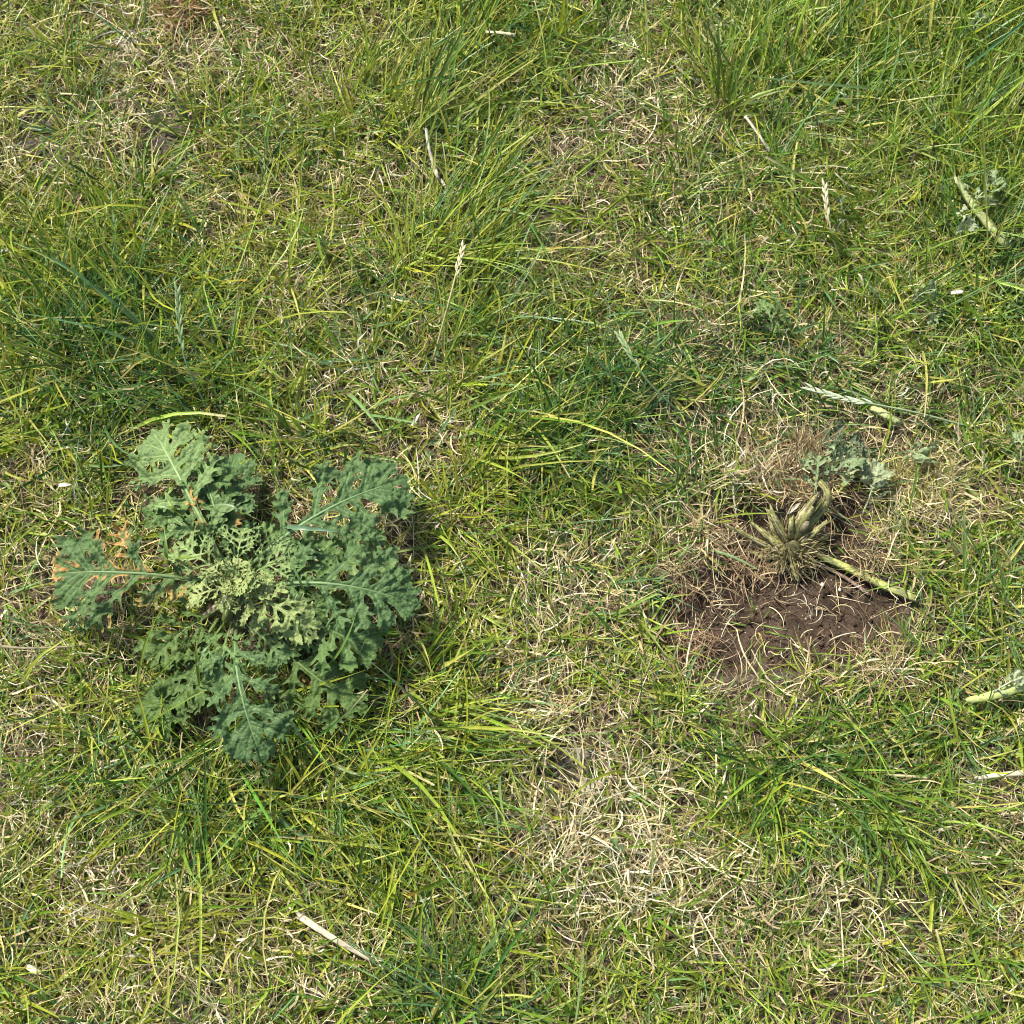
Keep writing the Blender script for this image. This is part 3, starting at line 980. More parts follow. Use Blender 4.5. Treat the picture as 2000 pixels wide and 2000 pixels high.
def build_stump():
    base = gp(1548, 1080, 0)
    root = obj('cut_weed_stump', None, None, label='frayed stump of a cut weed with splayed severed stalks on bare soil', cat='stump')
    root.location = base
    off = -Vector(base)

    def child(name, me, mat, label=None):
        o = obj(name, me, mat, root, label=label)
        o.location = off
        return o
    r = random.Random(9)
    ST = [  # points (px,py,h), radius start,end, flat
        ([(1536, 1084, .012), (1505, 1086, .012), (1474, 1084, .010)], .0056, .0050, .6),
        ([(1530, 1080, .014), (1478, 1056, .020), (1419, 1026, .020)], .0050, .0017, .7),
        ([(1532, 1074, .016), (1505, 1052, .022), (1476, 1026, .026)], .0062, .0030, .4),
        ([(1540, 1060, .018), (1522, 1030, .030), (1504, 997, .036)], .0052, .0040, .7),
        ([(1530, 1066, .012), (1512, 1040, .020), (1503, 1010, .024)], .0040, .0022, .7),
        ([(1550, 1056, .018), (1562, 1020, .034), (1590, 982, .040)], .0066, .0078, .6),
        ([(1560, 1060, .016), (1585, 1018, .028), (1612, 985, .034), (1614, 958, .034), (1594, 934, .024)], .0058, .0040, .65),
        ([(1562, 1068, .014), (1588, 1042, .026), (1615, 1019, .032)], .0048, .0028, .7),
        ([(1566, 1074, .010), (1598, 1056, .014), (1626, 1040, .018)], .0044, .0016, .5),
        ([(1550, 1090, .012), (1550, 1108, .012), (1556, 1128, .008)], .0046, .0042, .6),
        ([(1532, 1090, .010), (1530, 1104, .010), (1528, 1120, .004)], .0030, .0018, .6),
        ([(1544, 1052, .020), (1545, 1030, .034), (1546, 1012, .038)], .0040, .0026, .7),
        ([(1520, 1078, .010), (1490, 1066, .012), (1462, 1062, .010)], .0036, .0014, .5),
    ]
    for i, (pts, r0, r1, fl) in enumerate(ST):
        P = smooth_path([gp(*p) for p in pts], 16)
        rad = .74 * np.linspace(r0, r1, 16) * (1 + .12 * np.array([r.uniform(-1, 1) for _ in range(16)]))
        child('severed_stalk', mesh_from('severed_stalk', *tube(P, rad, 14, flat=fl, ribs=.10, seed=i, colfn=stalk_col(i), jag=1.3)), M_STALK,
              label='longest stalk curling over towards torn leaf pieces' if i == 6 else None)
    # purple cut face on one stalk
    P = smooth_path([gp(1564, 1040, .030), gp(1573, 1026, .036), gp(1580, 1014, .036)], 6)
    child('purple_petiole', mesh_from('purple_petiole', *tube(P, [.0018, .0030, .0032, .0030, .0022, .0010], 8, (.16, .14, .07), seed=3, flat=.5, ribs=.12)), M_STALK, label='purplish torn petiole')
    # heart: dome of short frayed fibres over a solid crown
    dome = smooth_path([gp(1548, 1092, -.008), gp(1548, 1082, .010), gp(1549, 1066, .022), gp(1550, 1058, .028)], 9)
    child('crown', mesh_from('crown', *tube(dome, [.011, .0130, .0125, .0115, .010, .008, .006, .004, .002], 18, flat=.9, ribs=.12, seed=8,
                                            colfn=lambda t, k, rr: np.array((.10, .092, .036)) * rr.uniform(.6, 1.5))), M_STALK)
    n = 900
    a = RNG.uniform(0, 6.28, n); q = np.sqrt(RNG.random(n)) * .020
    c0 = gp(1549, 1072, .006)
    rt = np.stack([c0[0] + q * np.cos(a), c0[1] + q * np.sin(a), c0[2] + .012 - q * .7], 1)
    c = np.array([(.19, .175, .06), (.26, .21, .11), (.12, .105, .045), (.34, .28, .16)])[RNG.integers(0, 4, n)] * RNG.lognormal(0, .2, n)[:, None]
    S = strips(rt, a + RNG.normal(0, .5, n), RNG.uniform(.008, .028, n), RNG.uniform(.6, 1.6, n) / 1000, np.radians(RNG.uniform(5, 60, n)),
               np.radians(RNG.normal(20, 30, n)), RNG.normal(0, .6, n), c, c, 4, False, RNG.uniform(.2, .7, n), np.full(n, -.02), RNG.normal(0, .6, n))
    o = child('frayed_fibres', mesh_from('frayed_fibres', *S), M_STRAW)
    o['kind'] = 'stuff'
    # pale thin roots
    for i in range(15):
        px, py = 1548 + r.uniform(-45, 45), 1094 + r.uniform(-6, 10)
        ang = math.radians(r.uniform(30, 150)); l = r.uniform(25, 75)
        pts = [gp(px, py, .010)]
        for k in range(1, 4):
            ang += r.uniform(-.6, .6)
            px += math.cos(ang) * l / 3; py += math.sin(ang) * l / 3
            pts.append(gp(px, py, .003 + r.uniform(0, .004)))
        P = smooth_path(pts, 12)
        child('root', mesh_from('root', *tube(P, np.linspace(.0009, .0004, 12), 5, (.34, .27, .18), seed=i)), M_STRAW)


build_stump()


def lone_stalk(name, pts, r0, r1, label, cat, col=None, mat=None, flat=.7, ribs=.12, seed=1, colfn=None, n=16, jag=.8, group=None):
    P = smooth_path([gp(*p) for p in pts], n)
    o0 = P[0].copy(); o0[2] = P[:, 2].min()
    V, F, C = tube(P - o0, np.linspace(r0, r1, n), 12, col or (.2, .2, .1), flat=flat, ribs=ribs, seed=seed, colfn=colfn, jag=jag)
    return obj(name, mesh_from(name, V, F, C), mat or M_STALK, label=label, cat=cat, loc=o0, group=group)


def patchy(c1, c2, cut):
    def f(t, k, rr):
        return np.array(c1) if (math.sin(t * 17 + k * 9) * .5 + .5 + rr.uniform(-.2, .2)) > cut else np.array(c2)
    return f


lone_stalk('severed_petiole', [(1597, 1084, .010), (1652, 1108, .010), (1714, 1138, .010), (1784, 1166, .014)], .0030, .0042,
           'long peeled yellow green petiole lying right beside the stump across bare soil', 'stalk', colfn=patchy((.34, .36, .10), (.14, .15, .055), .35), seed=11)
lone_stalk('dead_root', [(1600, 1102, .004), (1650, 1128, .005), (1696, 1160, .004)], .0014, .0020,
           'thin brown dead root below the peeled petiole on the soil', 'root', (.19, .13, .10), seed=12)
lone_stalk('severed_petiole', [(1866, 345, .030), (1893, 390, .028), (1925, 432, .026), (1962, 476, .022)], .0030, .0058,
           'thick pale green severed leaf stalk lying in long grass with leaf scraps', 'stalk', colfn=patchy((.30, .33, .13), (.20, .24, .08), .4), seed=13)
lone_stalk('cut_stalk_chunk', [(1710, 800, .018), (1732, 812, .020), (1753, 824, .016)], .0042, .0038,
           'short pale chunk of cut stalk lying below the fallen grass seed head', 'stalk', (.40, .43, .17), seed=14)
lone_stalk('severed_petiole', [(1892, 1368, .024), (1940, 1358, .026), (2010, 1336, .030)], .0030, .0052,
           'pale green petiole with shredded leaf edge lying on dense short turf', 'stalk', (.36, .42, .13), seed=15, mat=M_STEM)
# dry straws
lone_stalk('dry_straw', [(586, 1790, .022), (650, 1832, .026), (724, 1874, .016)], .0030, .0021, 'thick bleached straw lying above a fine dark grass tuft', 'straw',
           (.60, .52, .36), M_STRAW, flat=.45, seed=21)
lone_stalk('dry_straw', [(832, 250, .040), (838, 290, .034), (850, 334, .022)], .0016, .0017, 'white dead straw with swollen joint hanging below coarse orange based tuft', 'straw',
           (.66, .60, .46), M_STRAW, seed=22)
lone_stalk('straw_joint', [(848, 328, .022), (852, 338, .022), (856, 350, .018)], .0026, .0014, 'swollen white joint at the end of the dead straw', 'straw', (.68, .62, .48), M_STRAW, seed=23, n=8)
lone_stalk('dry_straw', [(862, 352, .016), (872, 368, .016), (884, 386, .010)], .0014, .0018, 'short white straw fragment just past the swollen straw joint', 'straw', (.66, .60, .46), M_STRAW, seed=24)
lone_stalk('dry_straw', [(1908, 1520, .020), (1950, 1514, .020), (2015, 1508, .018)], .0016, .0028, 'pale straw below the shredded petiole on short turf', 'straw', (.60, .52, .36), M_STRAW, flat=.5, seed=25)
lone_stalk('dry_straw', [(1456, 228, .030), (1478, 258, .026), (1504, 296, .016)], .0014, .0016, 'white dead straw beside the coarse tuft near the tall green grass', 'straw', (.64, .58, .44), M_STRAW, seed=26)
lone_stalk('dry_straw', [(1738, 1514, .018), (1775, 1516, .020), (1812, 1520, .016)], .0010, .0013, 'thin yellowish straw in green turf below the dug patch', 'straw', (.52, .48, .24), M_STRAW, seed=27)
lone_stalk('dry_straw', [(950, 62, .045), (975, 64, .046), (1004, 68, .040)], .0016, .0022, 'creamy dead blade tip over coarse dark green blades', 'straw', (.60, .54, .34), M_STRAW, flat=.3, seed=28)
lone_stalk('dry_straw', [(0, 1262, .030), (60, 1266, .036), (150, 1262, .030)], .0012, .0008, 'dark thin stalk lying beside the ragwort on dry turf', 'straw', (.26, .22, .13), M_STRAW, seed=29)


# ------------------------------------------------------------------ seed heads
def seed_head(pts, stem_from, label, colh, cols, spik=11, seed=1, r0=.0011, slen=.011, group=None):
    r = random.Random(seed)
    P = smooth_path([gp(*p) for p in pts], 40)
    b = P[-1].copy()
    root = obj('grass_seed_head', None, None, label=label, cat='seed head', group=group)
    root.location = b
    Pl = P - b
    V, F, C = tube(Pl, np.linspace(r0 * .6, r0, 40), 7, cols, seed=seed)
    obj('stem', mesh_from('stem', V, F, C), M_STEM, root)
    k0 = int(40 * stem_from)
    for i in range(spik):
        k = 1 + int((k0 - 2) * i / max(1, spik - 1))
        T = Pl[k - 1] - Pl[k + 1]; T /= np.linalg.norm(T)
        s = np.cross(T, (0, 0, 1.0)); s /= np.linalg.norm(s)
        sg = 1 if i % 2 else -1
        a = Pl[k] + s * sg * .0005
        d = T * math.cos(.22) + s * sg * math.sin(.22) + np.array((0, 0, r.uniform(-.1, .15)))
        l = slen * r.uniform(.8, 1.1)
        path = np.array([a + d * l * q for q in np.linspace(0, 1, 7)])
        rad = np.array([.0004, .0011, .0014, .0014, .0011, .0007, .0002])
        V, F, C = tube(path, rad, 6, colh, flat=.6, seed=i + seed * 20)
        obj('spikelet', mesh_from('spikelet', V, F, C), M_STEM, root)
    return root


seed_head([(347, 565, .10), (350, 620, .085), (358, 690, .065), (380, 745, .045), (412, 812, .012)], .5,
          'slender green grass seed head standing above the ragwort rosette', (.25, .31, .13), (.13, .22, .09), 12, 3)
seed_head([(1210, 655, .085), (1230, 690, .080), (1266, 745, .065), (1310, 790, .045), (1362, 828, .012)], .42,
          'slim green grass seed head over dark cool green turf', (.25, .31, .13), (.14, .23, .09), 10, 4)
seed_head([(1582, 758, .028), (1640, 776, .028), (1710, 790, .030), (1790, 806, .026), (1888, 832, .014)], .52,
          'fallen pale grey green seed head lying above torn leaf pieces', (.40, .44, .30), (.26, .33, .16), 16, 5, slen=.012)
seed_head([(1611, 362, .060), (1614, 400, .055), (1622, 445, .040), (1640, 505, .012)], .6,
          'bleached straw coloured seed head standing in green turf', (.52, .46, .30), (.46, .42, .22), 9, 6, slen=.009)
seed_head([(905, 480, .085), (892, 530, .075), (874, 600, .055), (845, 705, .012)], .42,
          'straw coloured seed head among long yellow green leaning grass', (.50, .45, .26), (.44, .40, .18), 8, 7, slen=.009)


# ------------------------------------------------------------------ torn leaf pieces, all countable
def torn(b, t, rise, wid, colr, seed, label, style='old', clip=None, crumple=1.8, stalk=.12, pairs=None, group=None, roll=None):
    P0 = gp(*b); P2 = gp(*t)
    me, rib = leaf_mesh(seed, style, colr, P0, P2, rise, wid, step=.0009, stalk=stalk, crumple=crumple, clip=clip, pairs=pairs, roll=roll)
    c = P0.copy()
    root = obj('torn_leaf', None, None, label=label, cat='leaf', group=group)
    root.location = c
    o = obj('leaf_blade', me, M_LEAF, root); o.location = -Vector(c)
    if rib is not None and clip is None:
        q = obj('midrib', rib, M_STEM, root); q.location = -Vector(c)
    return root


def ragged(u0, u1, v0=-9, v1=9, s=0):
    return lambda u, v: (u > u0 + .05 * np.sin(v * 40 + s)) & (u < u1 + .05 * np.sin(v * 33 + s + 1)) & (v > v0 + .04 * np.sin(u * 37 + s)) & (v < v1 + .04 * np.sin(u * 29))


torn((1592, 968, .022), (1596, 886, .020), .012, .9, 'torn', 301, 'grey green torn leaf draped at the end of the curling stump stalk')
torn((1606, 955, .020), (1668, 890, .022), .010, .95, 'torn', 302, 'broad bruised leaf piece lying beside the curling stump stalk', clip=ragged(.3, 1.2, s=2))
torn((1634, 968, .014), (1652, 945, .016), .004, 1.3, 'yellow', 303, 'small yellow leaf scrap beside the bruised leaf pieces', 'mid', pairs=3)
torn((1684, 1006, .012), (1716, 905, .022), .012, .75, 'tornp', 304, 'pale upturned torn leaf with long thin stalk reaching the soil', stalk=.42)
torn((1712, 938, .018), (1654, 908, .022), .006, .8, 'tornp', 305, 'pale half leaf folded over beside the upturned torn leaf', clip=ragged(.2, 1.2, v0=-.05, s=4))
torn((1752, 880, .020), (1808, 896, .020), .008, .9, 'torn', 306, 'grey green leaf piece below the cut stalk chunk', clip=ragged(.25, 1.2, s=1))
torn((1512, 660, .018), (1484, 590, .024), .012, .8, 'mid', 307, 'dark green leaf piece draped at the rim of the small dark hole')
torn((1498, 640, .022), (1472, 606, .022), .006, 1.1, 'torn', 308, 'pale rounded leaf scrap above the small dark hole', 'mid', pairs=3, clip=ragged(.3, 1.2))
torn((1524, 655, .018), (1532, 616, .018), .006, 1.0, 'mid', 309, 'green leaf scrap right next to the hole rim leaf', 'mid', pairs=3, clip=ragged(.2, 1.2))
torn((1900, 398, .034), (1952, 348, .036), .010, .9, 'torn', 310, 'blue grey leaf piece beside the thick severed stalk in long grass')
torn((1908, 388, .034), (1945, 398, .030), .006, .9, 'torn', 311, 'narrow blue grey leaf lobe pointing away from the thick severed stalk', 'mid', pairs=3)
torn((1862, 418, .034), (1898, 452, .034), .010, 1.0, 'tornp', 312, 'pale green folded leaf scrap left of the thick severed stalk', clip=ragged(.2, 1.2))
torn((1890, 372, .034), (1884, 360, .034), .004, 1.2, 'torn', 313, 'tiny leaf shred stuck to the thick severed stalk', 'mid', pairs=3)
torn((1782, 590, .026), (1826, 566, .030), .008, .9, 'torn', 314, 'blue grey leaf scrap lying in turf near a white flake')
torn((1838, 615, .024), (1812, 634, .024), .006, .9, 'torn', 315, 'small grey leaf scrap below the blue grey scrap', 'mid', pairs=3)
torn((1898, 60, .040), (1922, 28, .044), .006, .9, 'torn', 316, 'pale leaf scrap caught in the tall bright green grass')
torn((1638, 182, .036), (1652, 194, .036), .004, 1.1, 'tornp', 317, 'tiny pale blue green scrap on the edge of tall grass', 'mid', pairs=3)
torn((1645, 418, .026), (1640, 390, .030), .006, .9, 'tornb', 318, 'dull dark leaf scrap beside the bleached standing seed head', 'mid', pairs=3)
torn((1630, 455, .024), (1644, 432, .026), .006, .9, 'tornb', 319, 'dull leaf scrap lower down the bleached standing seed head', 'mid', pairs=3)
torn((1210, 1680, .016), (1200, 1645, .020), .006, .7, 'blue', 320, 'small dark blue green leaf scrap on bleached straw', 'mid', pairs=3)
torn((1940, 1352, .028), (1998, 1318, .034), .006, .6, 'tornp', 321, 'shredded leaf edge attached along the pale green petiole', 'mid')
torn((1992, 905, .024), (1982, 850, .028), .008, .9, 'torn', 322, 'grey green leaf piece on turf level with the torn leaves', )
torn((1600, 870, .014), (1648, 850, .014), .006, 1.0, 'tornb', 323, 'dark mashed leaf pulp above the broad bruised leaf piece', 'mid')
torn((1640, 890, .014), (1690, 868, .014), .006, 1.0, 'tornb', 324, 'dark mashed leaf pulp below the yellowish lying grass stalks', 'mid')
torn((1700, 985, .010), (1730, 955, .012), .006, 1.0, 'tornb', 325, 'dark crushed leaf crumbs beside the upturned torn leaf stalk', 'mid')
torn((1455, 668, .004), (1490, 640, .010), .004, 1.1, 'tornb', 326, 'crushed dark leaf pulp inside the small hole', 'mid')
torn((1385, 1298, .008), (1400, 1290, .010), .004, 1.0, 'mid', 327, 'tiny green leaf scrap at the lower edge of the dug soil', 'mid', pairs=3)
torn((1424, 1208, .006), (1432, 1198, .008), .003, 1.0, 'torn', 328, 'tiny grey green leaf fleck on the bare dug soil', 'mid', pairs=3)
torn((1612, 1292, .008), (1618, 1280, .010), .003, 1.0, 'tornp', 329, 'tiny pale green leaf fleck below the bare dug soil', 'mid', pairs=3)
torn((1320, 1180, .012), (1328, 1200, .014), .004, .8, 'torn', 330, 'small grey leaf scrap at the left rim of the dug soil', 'mid', pairs=3)
torn((1790, 1130, .012), (1800, 1112, .014), .004, .9, 'mid', 331, 'green leaf scrap near the tip of the peeled petiole', 'mid', pairs=3)
torn((1700, 560, .022), (1712, 582, .024), .004, .8, 'tornb', 332, 'dull leaf scrap in turf between seed head and blue grey scrap', 'mid', pairs=3)


# ------------------------------------------------------------------ coarse tufts with countable blades
def blade_mesh(P, w, c0, c1, tipc, tw=0.2, seed=0):
    n = len(P)
    r = random.Random(seed)
    T = np.gradient(P, axis=0); T /= np.linalg.norm(T, axis=1)[:, None]
    s = np.cross(T, (0, 0, 1.0)); s /= np.linalg.norm(s, axis=1)[:, None] + 1e-9
    nn = np.cross(s, T)
    V = np.zeros((n, 3, 3)); C = np.zeros((n, 3, 3))
    ph = r.uniform(-.6, .6)
    for i in range(n):
        t = i / (n - 1)
        a = ph + tw * t
        sd_ = s[i] * math.cos(a) + nn[i] * math.sin(a); nd = -s[i] * math.sin(a) + nn[i] * math.cos(a)
        ww = w * .5 * (0.7 + .6 * t if t < .5 else 1.0) * max(.04, 1 - float(sstep(.5, 1.0, t)))
        V[i, 0] = P[i] - sd_ * ww; V[i, 2] = P[i] + sd_ * ww; V[i, 1] = P[i] - nd * ww * .5
        c = np.array(c0) * max(0, 1 - t / .25) + np.array(c1) * min(1, t / .25)
        k = float(sstep(.8, 1.0, t))
        C[i] = c * (1 - k) + np.array(tipc) * k
    I = np.arange(n * 3).reshape(n, 3)
    F = np.concatenate([np.stack([I[:-1, q], I[:-1, q + 1], I[1:, q + 1], I[1:, q]], 1) for q in (0, 1)])
    return mesh_from('blade', V.reshape(-1, 3), F, C.reshape(-1, 3))


def tuft(px, py, tips, label, cols, w, seed, basecol, tipcols=None, group=None):
    r = random.Random(seed)
    b = gp(px, py, -.002)
    root = obj('grass_tuft', None, None, label=label, cat='grass tuft', group=group)
    root.location = b
    for i, (tx, ty, th, arch) in enumerate(tips):
        p0 = b + np.array((r.uniform(-.007, .007), r.uniform(-.006, .006), 0))
        p2 = gp(tx, ty, th)
        m = p0 * .5 + p2 * .5 + np.array((r.uniform(-.012, .012), r.uniform(-.012, .012), arch))
        tt = np.linspace(0, 1, 14)[:, None]
        P = (1 - tt) ** 2 * p0 + 2 * tt * (1 - tt) * m + tt ** 2 * p2
        g = ground_z(P[:, 0], P[:, 1]) + .003
        P[1:, 2] = np.maximum(P[1:, 2], g[1:])
        c = np.array(r.choice(cols)) * r.uniform(.8, 1.25)
        me = blade_mesh(P - b, w * r.uniform(.7, 1.2), basecol, c, c if r.random() < .6 or tipcols is None else np.array(r.choice(tipcols)), r.uniform(-1.2, 1.2), seed * 50 + i)
        obj('blade', me, M_GRASS, root)
    return root


DG = [(.075, .135, .022), (.105, .165, .025), (.15, .20, .03), (.20, .23, .04)]
OR = [(.42, .26, .05), (.40, .20, .03)]
tuft(805, 248, [(1000, 0, .10, .03), (960, 30, .10, .04), (985, 130, .09, .03), (930, 10, .11, .03), (880, 60, .10, .03), (995, 200, .06, .03), (860, 30, .11, .03),
                (960, 265, .02, .04), (935, 280, .015, .03), (900, 120, .06, .03), (750, 130, .07, .03), (845, 150, .07, .02), (720, 215, .03, .02), (870, 200, .05, .015), (780, 150, .08, .02),
                (990, 275, .02, .03), (830, 90, .10, .02), (910, 185, .04, .02)],
     'coarse dark green grass tuft with orange bases above a white dead straw', DG, .0034, 41, (.46, .36, .13), OR)
tuft(1410, 228, [(1490, 30, .11, .03), (1400, 10, .11, .03), (1440, 40, .10, .03), (1380, 60, .10, .03), (1540, 100, .09, .03), (1580, 170, .05, .03), (1560, 205, .03, .03),
                 (1500, 120, .06, .02), (1345, 130, .07, .03), (1460, 150, .06, .02), (1330, 225, .03, .02), (1520, 230, .02, .03), (1420, 110, .08, .02), (1390, 140, .07, .02),
                 (1370, 30, .11, .02), (1475, 185, .04, .02)],
     'coarse upright grass tuft with yellow bases near the tall green grass', DG, .0033, 42, (.46, .38, .15), OR)
tuft(800, 1915, [(770, 1870, .05, .01), (790, 1850, .06, .01), (815, 1860, .05, .01), (840, 1880, .05, .01), (760, 1900, .04, .01), (775, 1940, .03, .01), (810, 1965, .03, .01),
                 (840, 1940, .03, .01), (750, 1880, .04, .01), (830, 1850, .05, .01), (785, 1960, .03, .01), (855, 1905, .04, .01), (800, 1840, .06, .01), (765, 1925, .03, .01),
                 (820, 1985, .02, .01), (745, 1915, .03, .01)],
     'fine dark blue green grass tuft below a thick bleached straw', [(.06, .115, .045), (.05, .10, .03), (.09, .15, .06)], .0014, 43, (.09, .13, .05))
tuft(325, 745, [(270, 680, .07, .02), (300, 650, .08, .02), (350, 650, .08, .02), (380, 690, .07, .02), (240, 720, .05, .02), (400, 740, .05, .02), (260, 780, .04, .02),
                (310, 660, .09, .02), (360, 780, .03, .02), (285, 640, .08, .02), (335, 630, .09, .02), (230, 760, .04, .02)],
     'dense deep green grass tuft between seed head and ragwort', [(.05, .12, .03), (.07, .15, .04), (.11, .19, .07)], .0028, 44, (.12, .18, .05))
tuft(1712, 1640, [(1690, 1560, .07, .02), (1720, 1550, .07, .02), (1740, 1590, .06, .02), (1670, 1600, .05, .02), (1700, 1780, .03, .02), (1715, 1790, .02, .02), (1730, 1770, .02, .02),
                  (1690, 1740, .03, .02), (1745, 1680, .04, .02), (1655, 1650, .03, .02), (1680, 1700, .03, .02), (1760, 1640, .03, .02)],
     'bright green coarse tuft trailing over dry straw below the dug patch', [(.10, .20, .03), (.14, .25, .04), (.19, .28, .05)], .0026, 45, (.2, .26, .08))
tuft(1330, 965, [(1290, 900, .05, .02), (1320, 880, .05, .02), (1350, 870, .06, .02), (1370, 900, .05, .02), (1265, 940, .04, .02), (1300, 870, .06, .02), (1385, 940, .03, .01), (1345, 890, .06, .02)],
     'cool green grass tuft at the upper edge of the dug patch', [(.08, .16, .05), (.10, .19, .07), (.13, .2, .06)], .0022, 46, (.2, .2, .1))


# long blades crossing over the ragwort
def long_blade(pts, w, c0, c1, tipc, label, seed):
    P = smooth_path([gp(*p) for p in pts], 16)
    b = P[0].copy()
    return obj('long_grass_blade', blade_mesh(P - b, w, c0, c1, tipc, .3, seed), M_GRASS, label=label, cat='grass blade', loc=b)


long_blade([(545, 1022, .0), (566, 1029, .085), (625, 1034, .092), (682, 1042, .088)], .0042, (.16, .22, .07), (.13, .23, .12), (.12, .2, .1), 'wide blue green grass blade lying across a large ragwort leaf', 1)
long_blade([(600, 1190, .0), (592, 1150, .075), (566, 1090, .098), (562, 1058, .10)], .0028, (.14, .22, .05), (.15, .24, .09), (.2, .26, .1), 'thin upright grass blade crossing the ragwort beside its heart', 2)
long_blade([(585, 1275, .0), (584, 1240, .06), (586, 1200, .088)], .0030, (.12, .2, .05), (.15, .25, .09), (.16, .26, .09), 'short bright grass blade in front of the pale young ragwort leaf', 3)
long_blade([(330, 1120, .0), (326, 1095, .07), (323, 1060, .085), (320, 1020, .08)], .0036, (.12, .19, .04), (.13, .22, .04), (.16, .24, .06), 'upright grass blade beside the scorched ragwort leaf', 4)
long_blade([(325, 1095, .0), (350, 1090, .08), (395, 1082, .09), (415, 1072, .085)], .0030, (.12, .2, .03), (.15, .23, .03), (.45, .36, .2), 'grass blade with dry tip reaching towards the ragwort heart', 5)
long_blade([(370, 1018, .0), (345, 1000, .080), (328, 975, .088), (322, 962, .088)], .0030, (.14, .24, .03), (.18, .28, .04), (.2, .29, .05), 'forked lime green blade over the upper ragwort leaves', 6)
long_blade([(352, 994, .082), (320, 990, .086), (288, 984, .080)], .0028, (.17, .26, .06), (.17, .27, .08), (.2, .28, .1), 'second lime green blade lying across the pale ragwort leaf', 7)
long_blade([(480, 1015, .0), (470, 1000, .075), (440, 985, .08), (388, 992, .07)], .0026, (.15, .22, .08), (.17, .25, .11), (.2, .26, .1), 'arching grey green blade over the dark upper ragwort leaves', 8)
long_blade([(392, 1365, .0), (388, 1330, .05), (384, 1280, .085), (383, 1235, .095)], .0034, (.15, .2, .03), (.15, .22, .03), (.16, .23, .04), 'upright olive grass stem beside shrivelled brown ragwort leaves', 9)
long_blade([(384, 1300, .075), (395, 1275, .085), (410, 1258, .085)], .0026, (.15, .24, .09), (.15, .24, .1), (.16, .26, .1), 'short side blade on the olive grass stem', 10)
long_blade([(610, 1320, .0), (650, 1290, .05), (680, 1240, .08), (698, 1190, .085)], .0026, (.12, .2, .05), (.14, .24, .05), (.2, .3, .06), 'thin bright blade standing before the lower right ragwort leaf', 12)


# ------------------------------------------------------------------ stones and small loose things
def stone(px, py, rx, ry, rz, label, col, seed, sink=.25):
    iv, fc = icos()
    # one subdivision
    V = [tuple(v) for v in iv]; F = []
    cache = {}
    def mid(a, b):
        k = (min(a, b), max(a, b))
        if k not in cache:
            m = (np.array(V[a]) + np.array(V[b])); m /= np.linalg.norm(m); V.append(tuple(m)); cache[k] = len(V) - 1
        return cache[k]
    for a, b, c in fc:
        x, y, z = mid(a, b), mid(b, c), mid(c, a)
        F += [(a, x, z), (b, y, x), (c, z, y), (x, y, z)]
    V = np.array(V)
    r = np.random.default_rng(seed)
    V = V * (1 + r.uniform(-.16, .16, (len(V), 1)))
    V = np.clip(V, -.85, .85) * np.array((rx, ry, rz))
    p = gp(px, py, rz * (1 - sink) * .6)
    return obj('stone', mesh_from('stone', V, np.array(F), np.tile(np.array(col), (len(V), 1)) * r.uniform(.85, 1.1, (len(V), 1)), smooth=False), M_STONE,
               label=label, cat='stone', loc=p)


stone(1158, 1540, .013, .011, .007, 'pale angular stone half buried among bleached straw', (.42, .37, .30), 1)
stone(1178, 1552, .007, .008, .005, 'small pale stone touching the angular stone in bleached straw', (.40, .35, .28), 2)
stone(1136, 1472, .009, .007, .005, 'grey stone on bare soil above the pale angular stone', (.24, .21, .185), 3)
stone(1122, 1480, .005, .004, .003, 'tiny grey stone beside the grey stone on bare soil', (.25, .22, .19), 4)
stone(1256, 1506, .005, .004, .004, 'cream pebble lying in dry reddish thatch', (.60, .52, .42), 5)
stone(1606, 1142, .0022, .0022, .002, 'white grit grain on the dug soil near the peeled petiole', (.70, .66, .58), 6)
stone(1640, 1152, .0018, .0018, .0016, 'white grit grain below the thin brown dead root', (.70, .66, .58), 7)
stone(1597, 1188, .003, .0026, .002, 'tan grit grain amid the bare dug soil', (.40, .32, .22), 8)
stone(372, 160, .007, .005, .004, 'chalky white stone among dry turf and pale straw', (.52, .48, .42), 9)
stone(1048, 322, .008, .006, .004, 'chalky stone by bare ground in dry turf', (.40, .37, .33), 10)


def flake(px, py, h, l, w, ang, label, col, seed, cat='flake', name='flake'):
    b = gp(px, py, h)
    a = math.radians(ang)
    tt = np.linspace(-.5, .5, 8)
    P = np.stack([tt * l * math.cos(a), tt * l * math.sin(a), -.004 * (tt * 2) ** 2 * .5], 1)
    o = obj(name, blade_mesh(P, w, col, col, col, .2, seed), M_STRAW, label=label, cat=cat, loc=b)
    return o


flake(1873, 569, .026, .015, .004, 5, 'bright white flake beside the blue grey leaf scrap', (.78, .76, .72), 1)
flake(1733, 1838, .018, .010, .006, 20, 'small bright yellow petal lying on dry straw', (.62, .42, .04), 2, 'petal', 'petal')
flake(127, 946, .022, .014, .004, 2, 'white papery flake left of the ragwort on dry turf', (.66, .62, .50), 3)
flake(67, 1895, .014, .018, .006, -25, 'pale curled papery flake on bare dry turf', (.62, .55, .42), 4)
flake(222, 1705, .016, .016, .004, 35, 'white straw flake near bare soil and green tuft', (.66, .60, .50), 5)
flake(813, 817, .016, .016, .004, 60, 'white husk on dark soil among yellow green blades', (.70, .66, .54), 6)
flake(880, 823, .016, .014, .003, 8, 'slim white husk on dark soil gap', (.70, .66, .54), 7)
flake(1553, 990, .016, .018, .004, 40, 'white dry leaf flake between stump stalks and straw', (.56, .50, .36), 8)
flake(1595, 966, .014, .014, .004, 100, 'pale dry flake inside the curl of the stump stalk', (.60, .54, .44), 9)
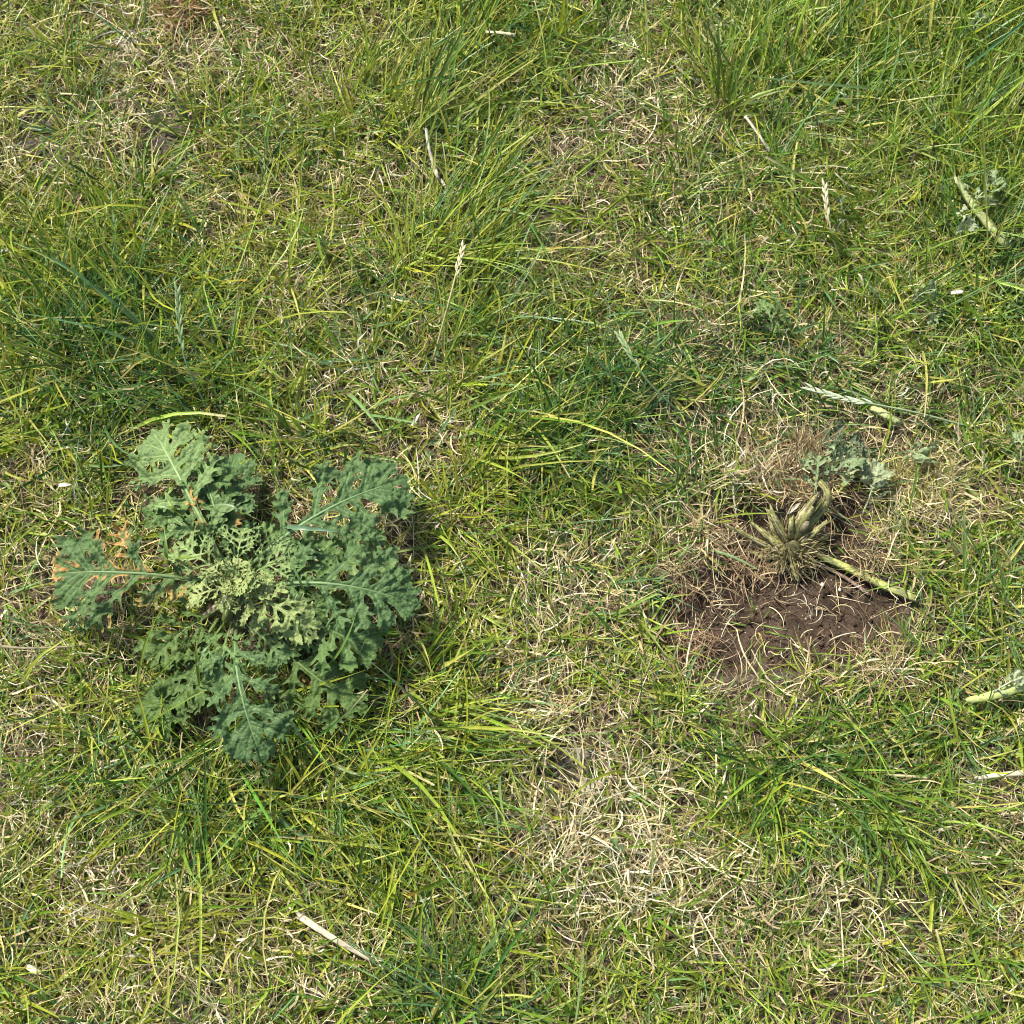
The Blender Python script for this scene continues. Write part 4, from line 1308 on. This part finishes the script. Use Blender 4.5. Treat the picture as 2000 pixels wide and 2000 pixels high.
flake(1570, 1268, .006, .022, .002, -30, 'pale straw sliver at the lower rim of the dug soil', (.54, .47, .30), 10, 'straw', 'straw_sliver')


# ------------------------------------------------------------------ matted dry clumps
def clump(px, py, rpx, n, cols, label, seed, h=.02, name='dry_grass_clump', up=30, spread=45, ln=.03, dirn=None, wd=(.6, 1.3)):
    g = np.random.default_rng(seed)
    c = gp(px, py, 0)
    rad = rpx * .00049
    a = g.uniform(0, 6.28, n); q = np.sqrt(g.random(n)) * rad
    x = c[0] + q * np.cos(a); y = c[1] + q * np.sin(a)
    z = ground_z(x, y) + g.uniform(0, h * .4, n)
    col = np.array(cols)[g.integers(0, len(cols), n)] * g.lognormal(0, .22, n)[:, None]
    az = g.uniform(0, 6.28, n) if dirn is None else math.radians(dirn) + g.normal(0, .55, n)
    S = strips(np.stack([x, y, z], 1) - c, az, g.lognormal(math.log(ln), .35, n), g.uniform(wd[0], wd[1], n) / 1000, np.radians(g.normal(up, 22, n).clip(0, 95)),
               np.radians(g.normal(spread, 30, n)), g.normal(0, .9, n), col, col, 6, False, g.uniform(.2, .7, n), g.uniform(.001, .01, n), g.normal(0, .8, n))
    return obj(name, mesh_from(name, *S), M_STRAW, label=label, cat='dead grass', loc=c)


TAN = [(.42, .33, .17), (.34, .24, .12), (.52, .43, .25), (.24, .155, .08)]
RUST = [(.30, .15, .06), (.36, .20, .08), (.24, .12, .05), (.40, .30, .18)]
clump(1572, 915, 36, 200, TAN, 'tall clump of tan dead grass behind the stump', 1, ln=.034, up=20, dirn=100)
clump(1510, 958, 45, 200, TAN, 'splayed tan dead grass clump just above the stump stalks', 2, ln=.034, up=35, dirn=120)
clump(1395, 1040, 40, 120, TAN, 'matted tan dead grass clump left of the longest stump stalk', 3, ln=.028, up=60)
clump(1455, 1100, 42, 170, [(.26, .17, .09), (.34, .24, .12), (.18, .115, .06), (.42, .33, .18)], 'brown root mat on the soil left of the short stump stalk', 4, ln=.022, up=70)
clump(1715, 1300, 50, 130, TAN + [(.28, .25, .09)], 'dry tan grass clump at the lower right rim of the dug soil', 5, ln=.022, up=50)
clump(1590, 965, 34, 180, TAN, 'small straw clump inside the curl of the stump stalk', 6, ln=.022, up=50)
clump(1335, 1140, 36, 110, [(.30, .21, .11), (.40, .31, .17), (.20, .13, .07)], 'brown matted grass at the left rim of the dug soil', 7, ln=.022, up=65)
clump(1350, 1270, 42, 150, [(.26, .17, .09), (.36, .26, .14), (.20, .13, .07)], 'brown root mat at the lower left rim of the dug soil', 8, ln=.022, up=70)
clump(355, 25, 40, 420, RUST, 'rusty brown matted grass clump in dry turf', 9, ln=.018, up=50)
clump(345, 62, 30, 160, RUST, 'smaller rusty grass clump below the larger rusty clump', 10, ln=.016, up=60)
clump(262, 82, 22, 60, [(.66, .60, .50), (.6, .55, .46)], 'white bleached root tuft next to the rusty clump', 11, ln=.030, up=70, dirn=-95, wd=(.8, 1.6))
clump(1700, 1090, 40, 150, TAN + [(.2, .19, .07)], 'short dry grass clump just above the peeled petiole', 12, ln=.022, up=45)
clump(1800, 960, 70, 500, [(.42, .37, .14), (.34, .30, .09), (.46, .40, .2)], 'yellowed short grass clump beside the upturned torn leaf', 13, ln=.026, up=35)
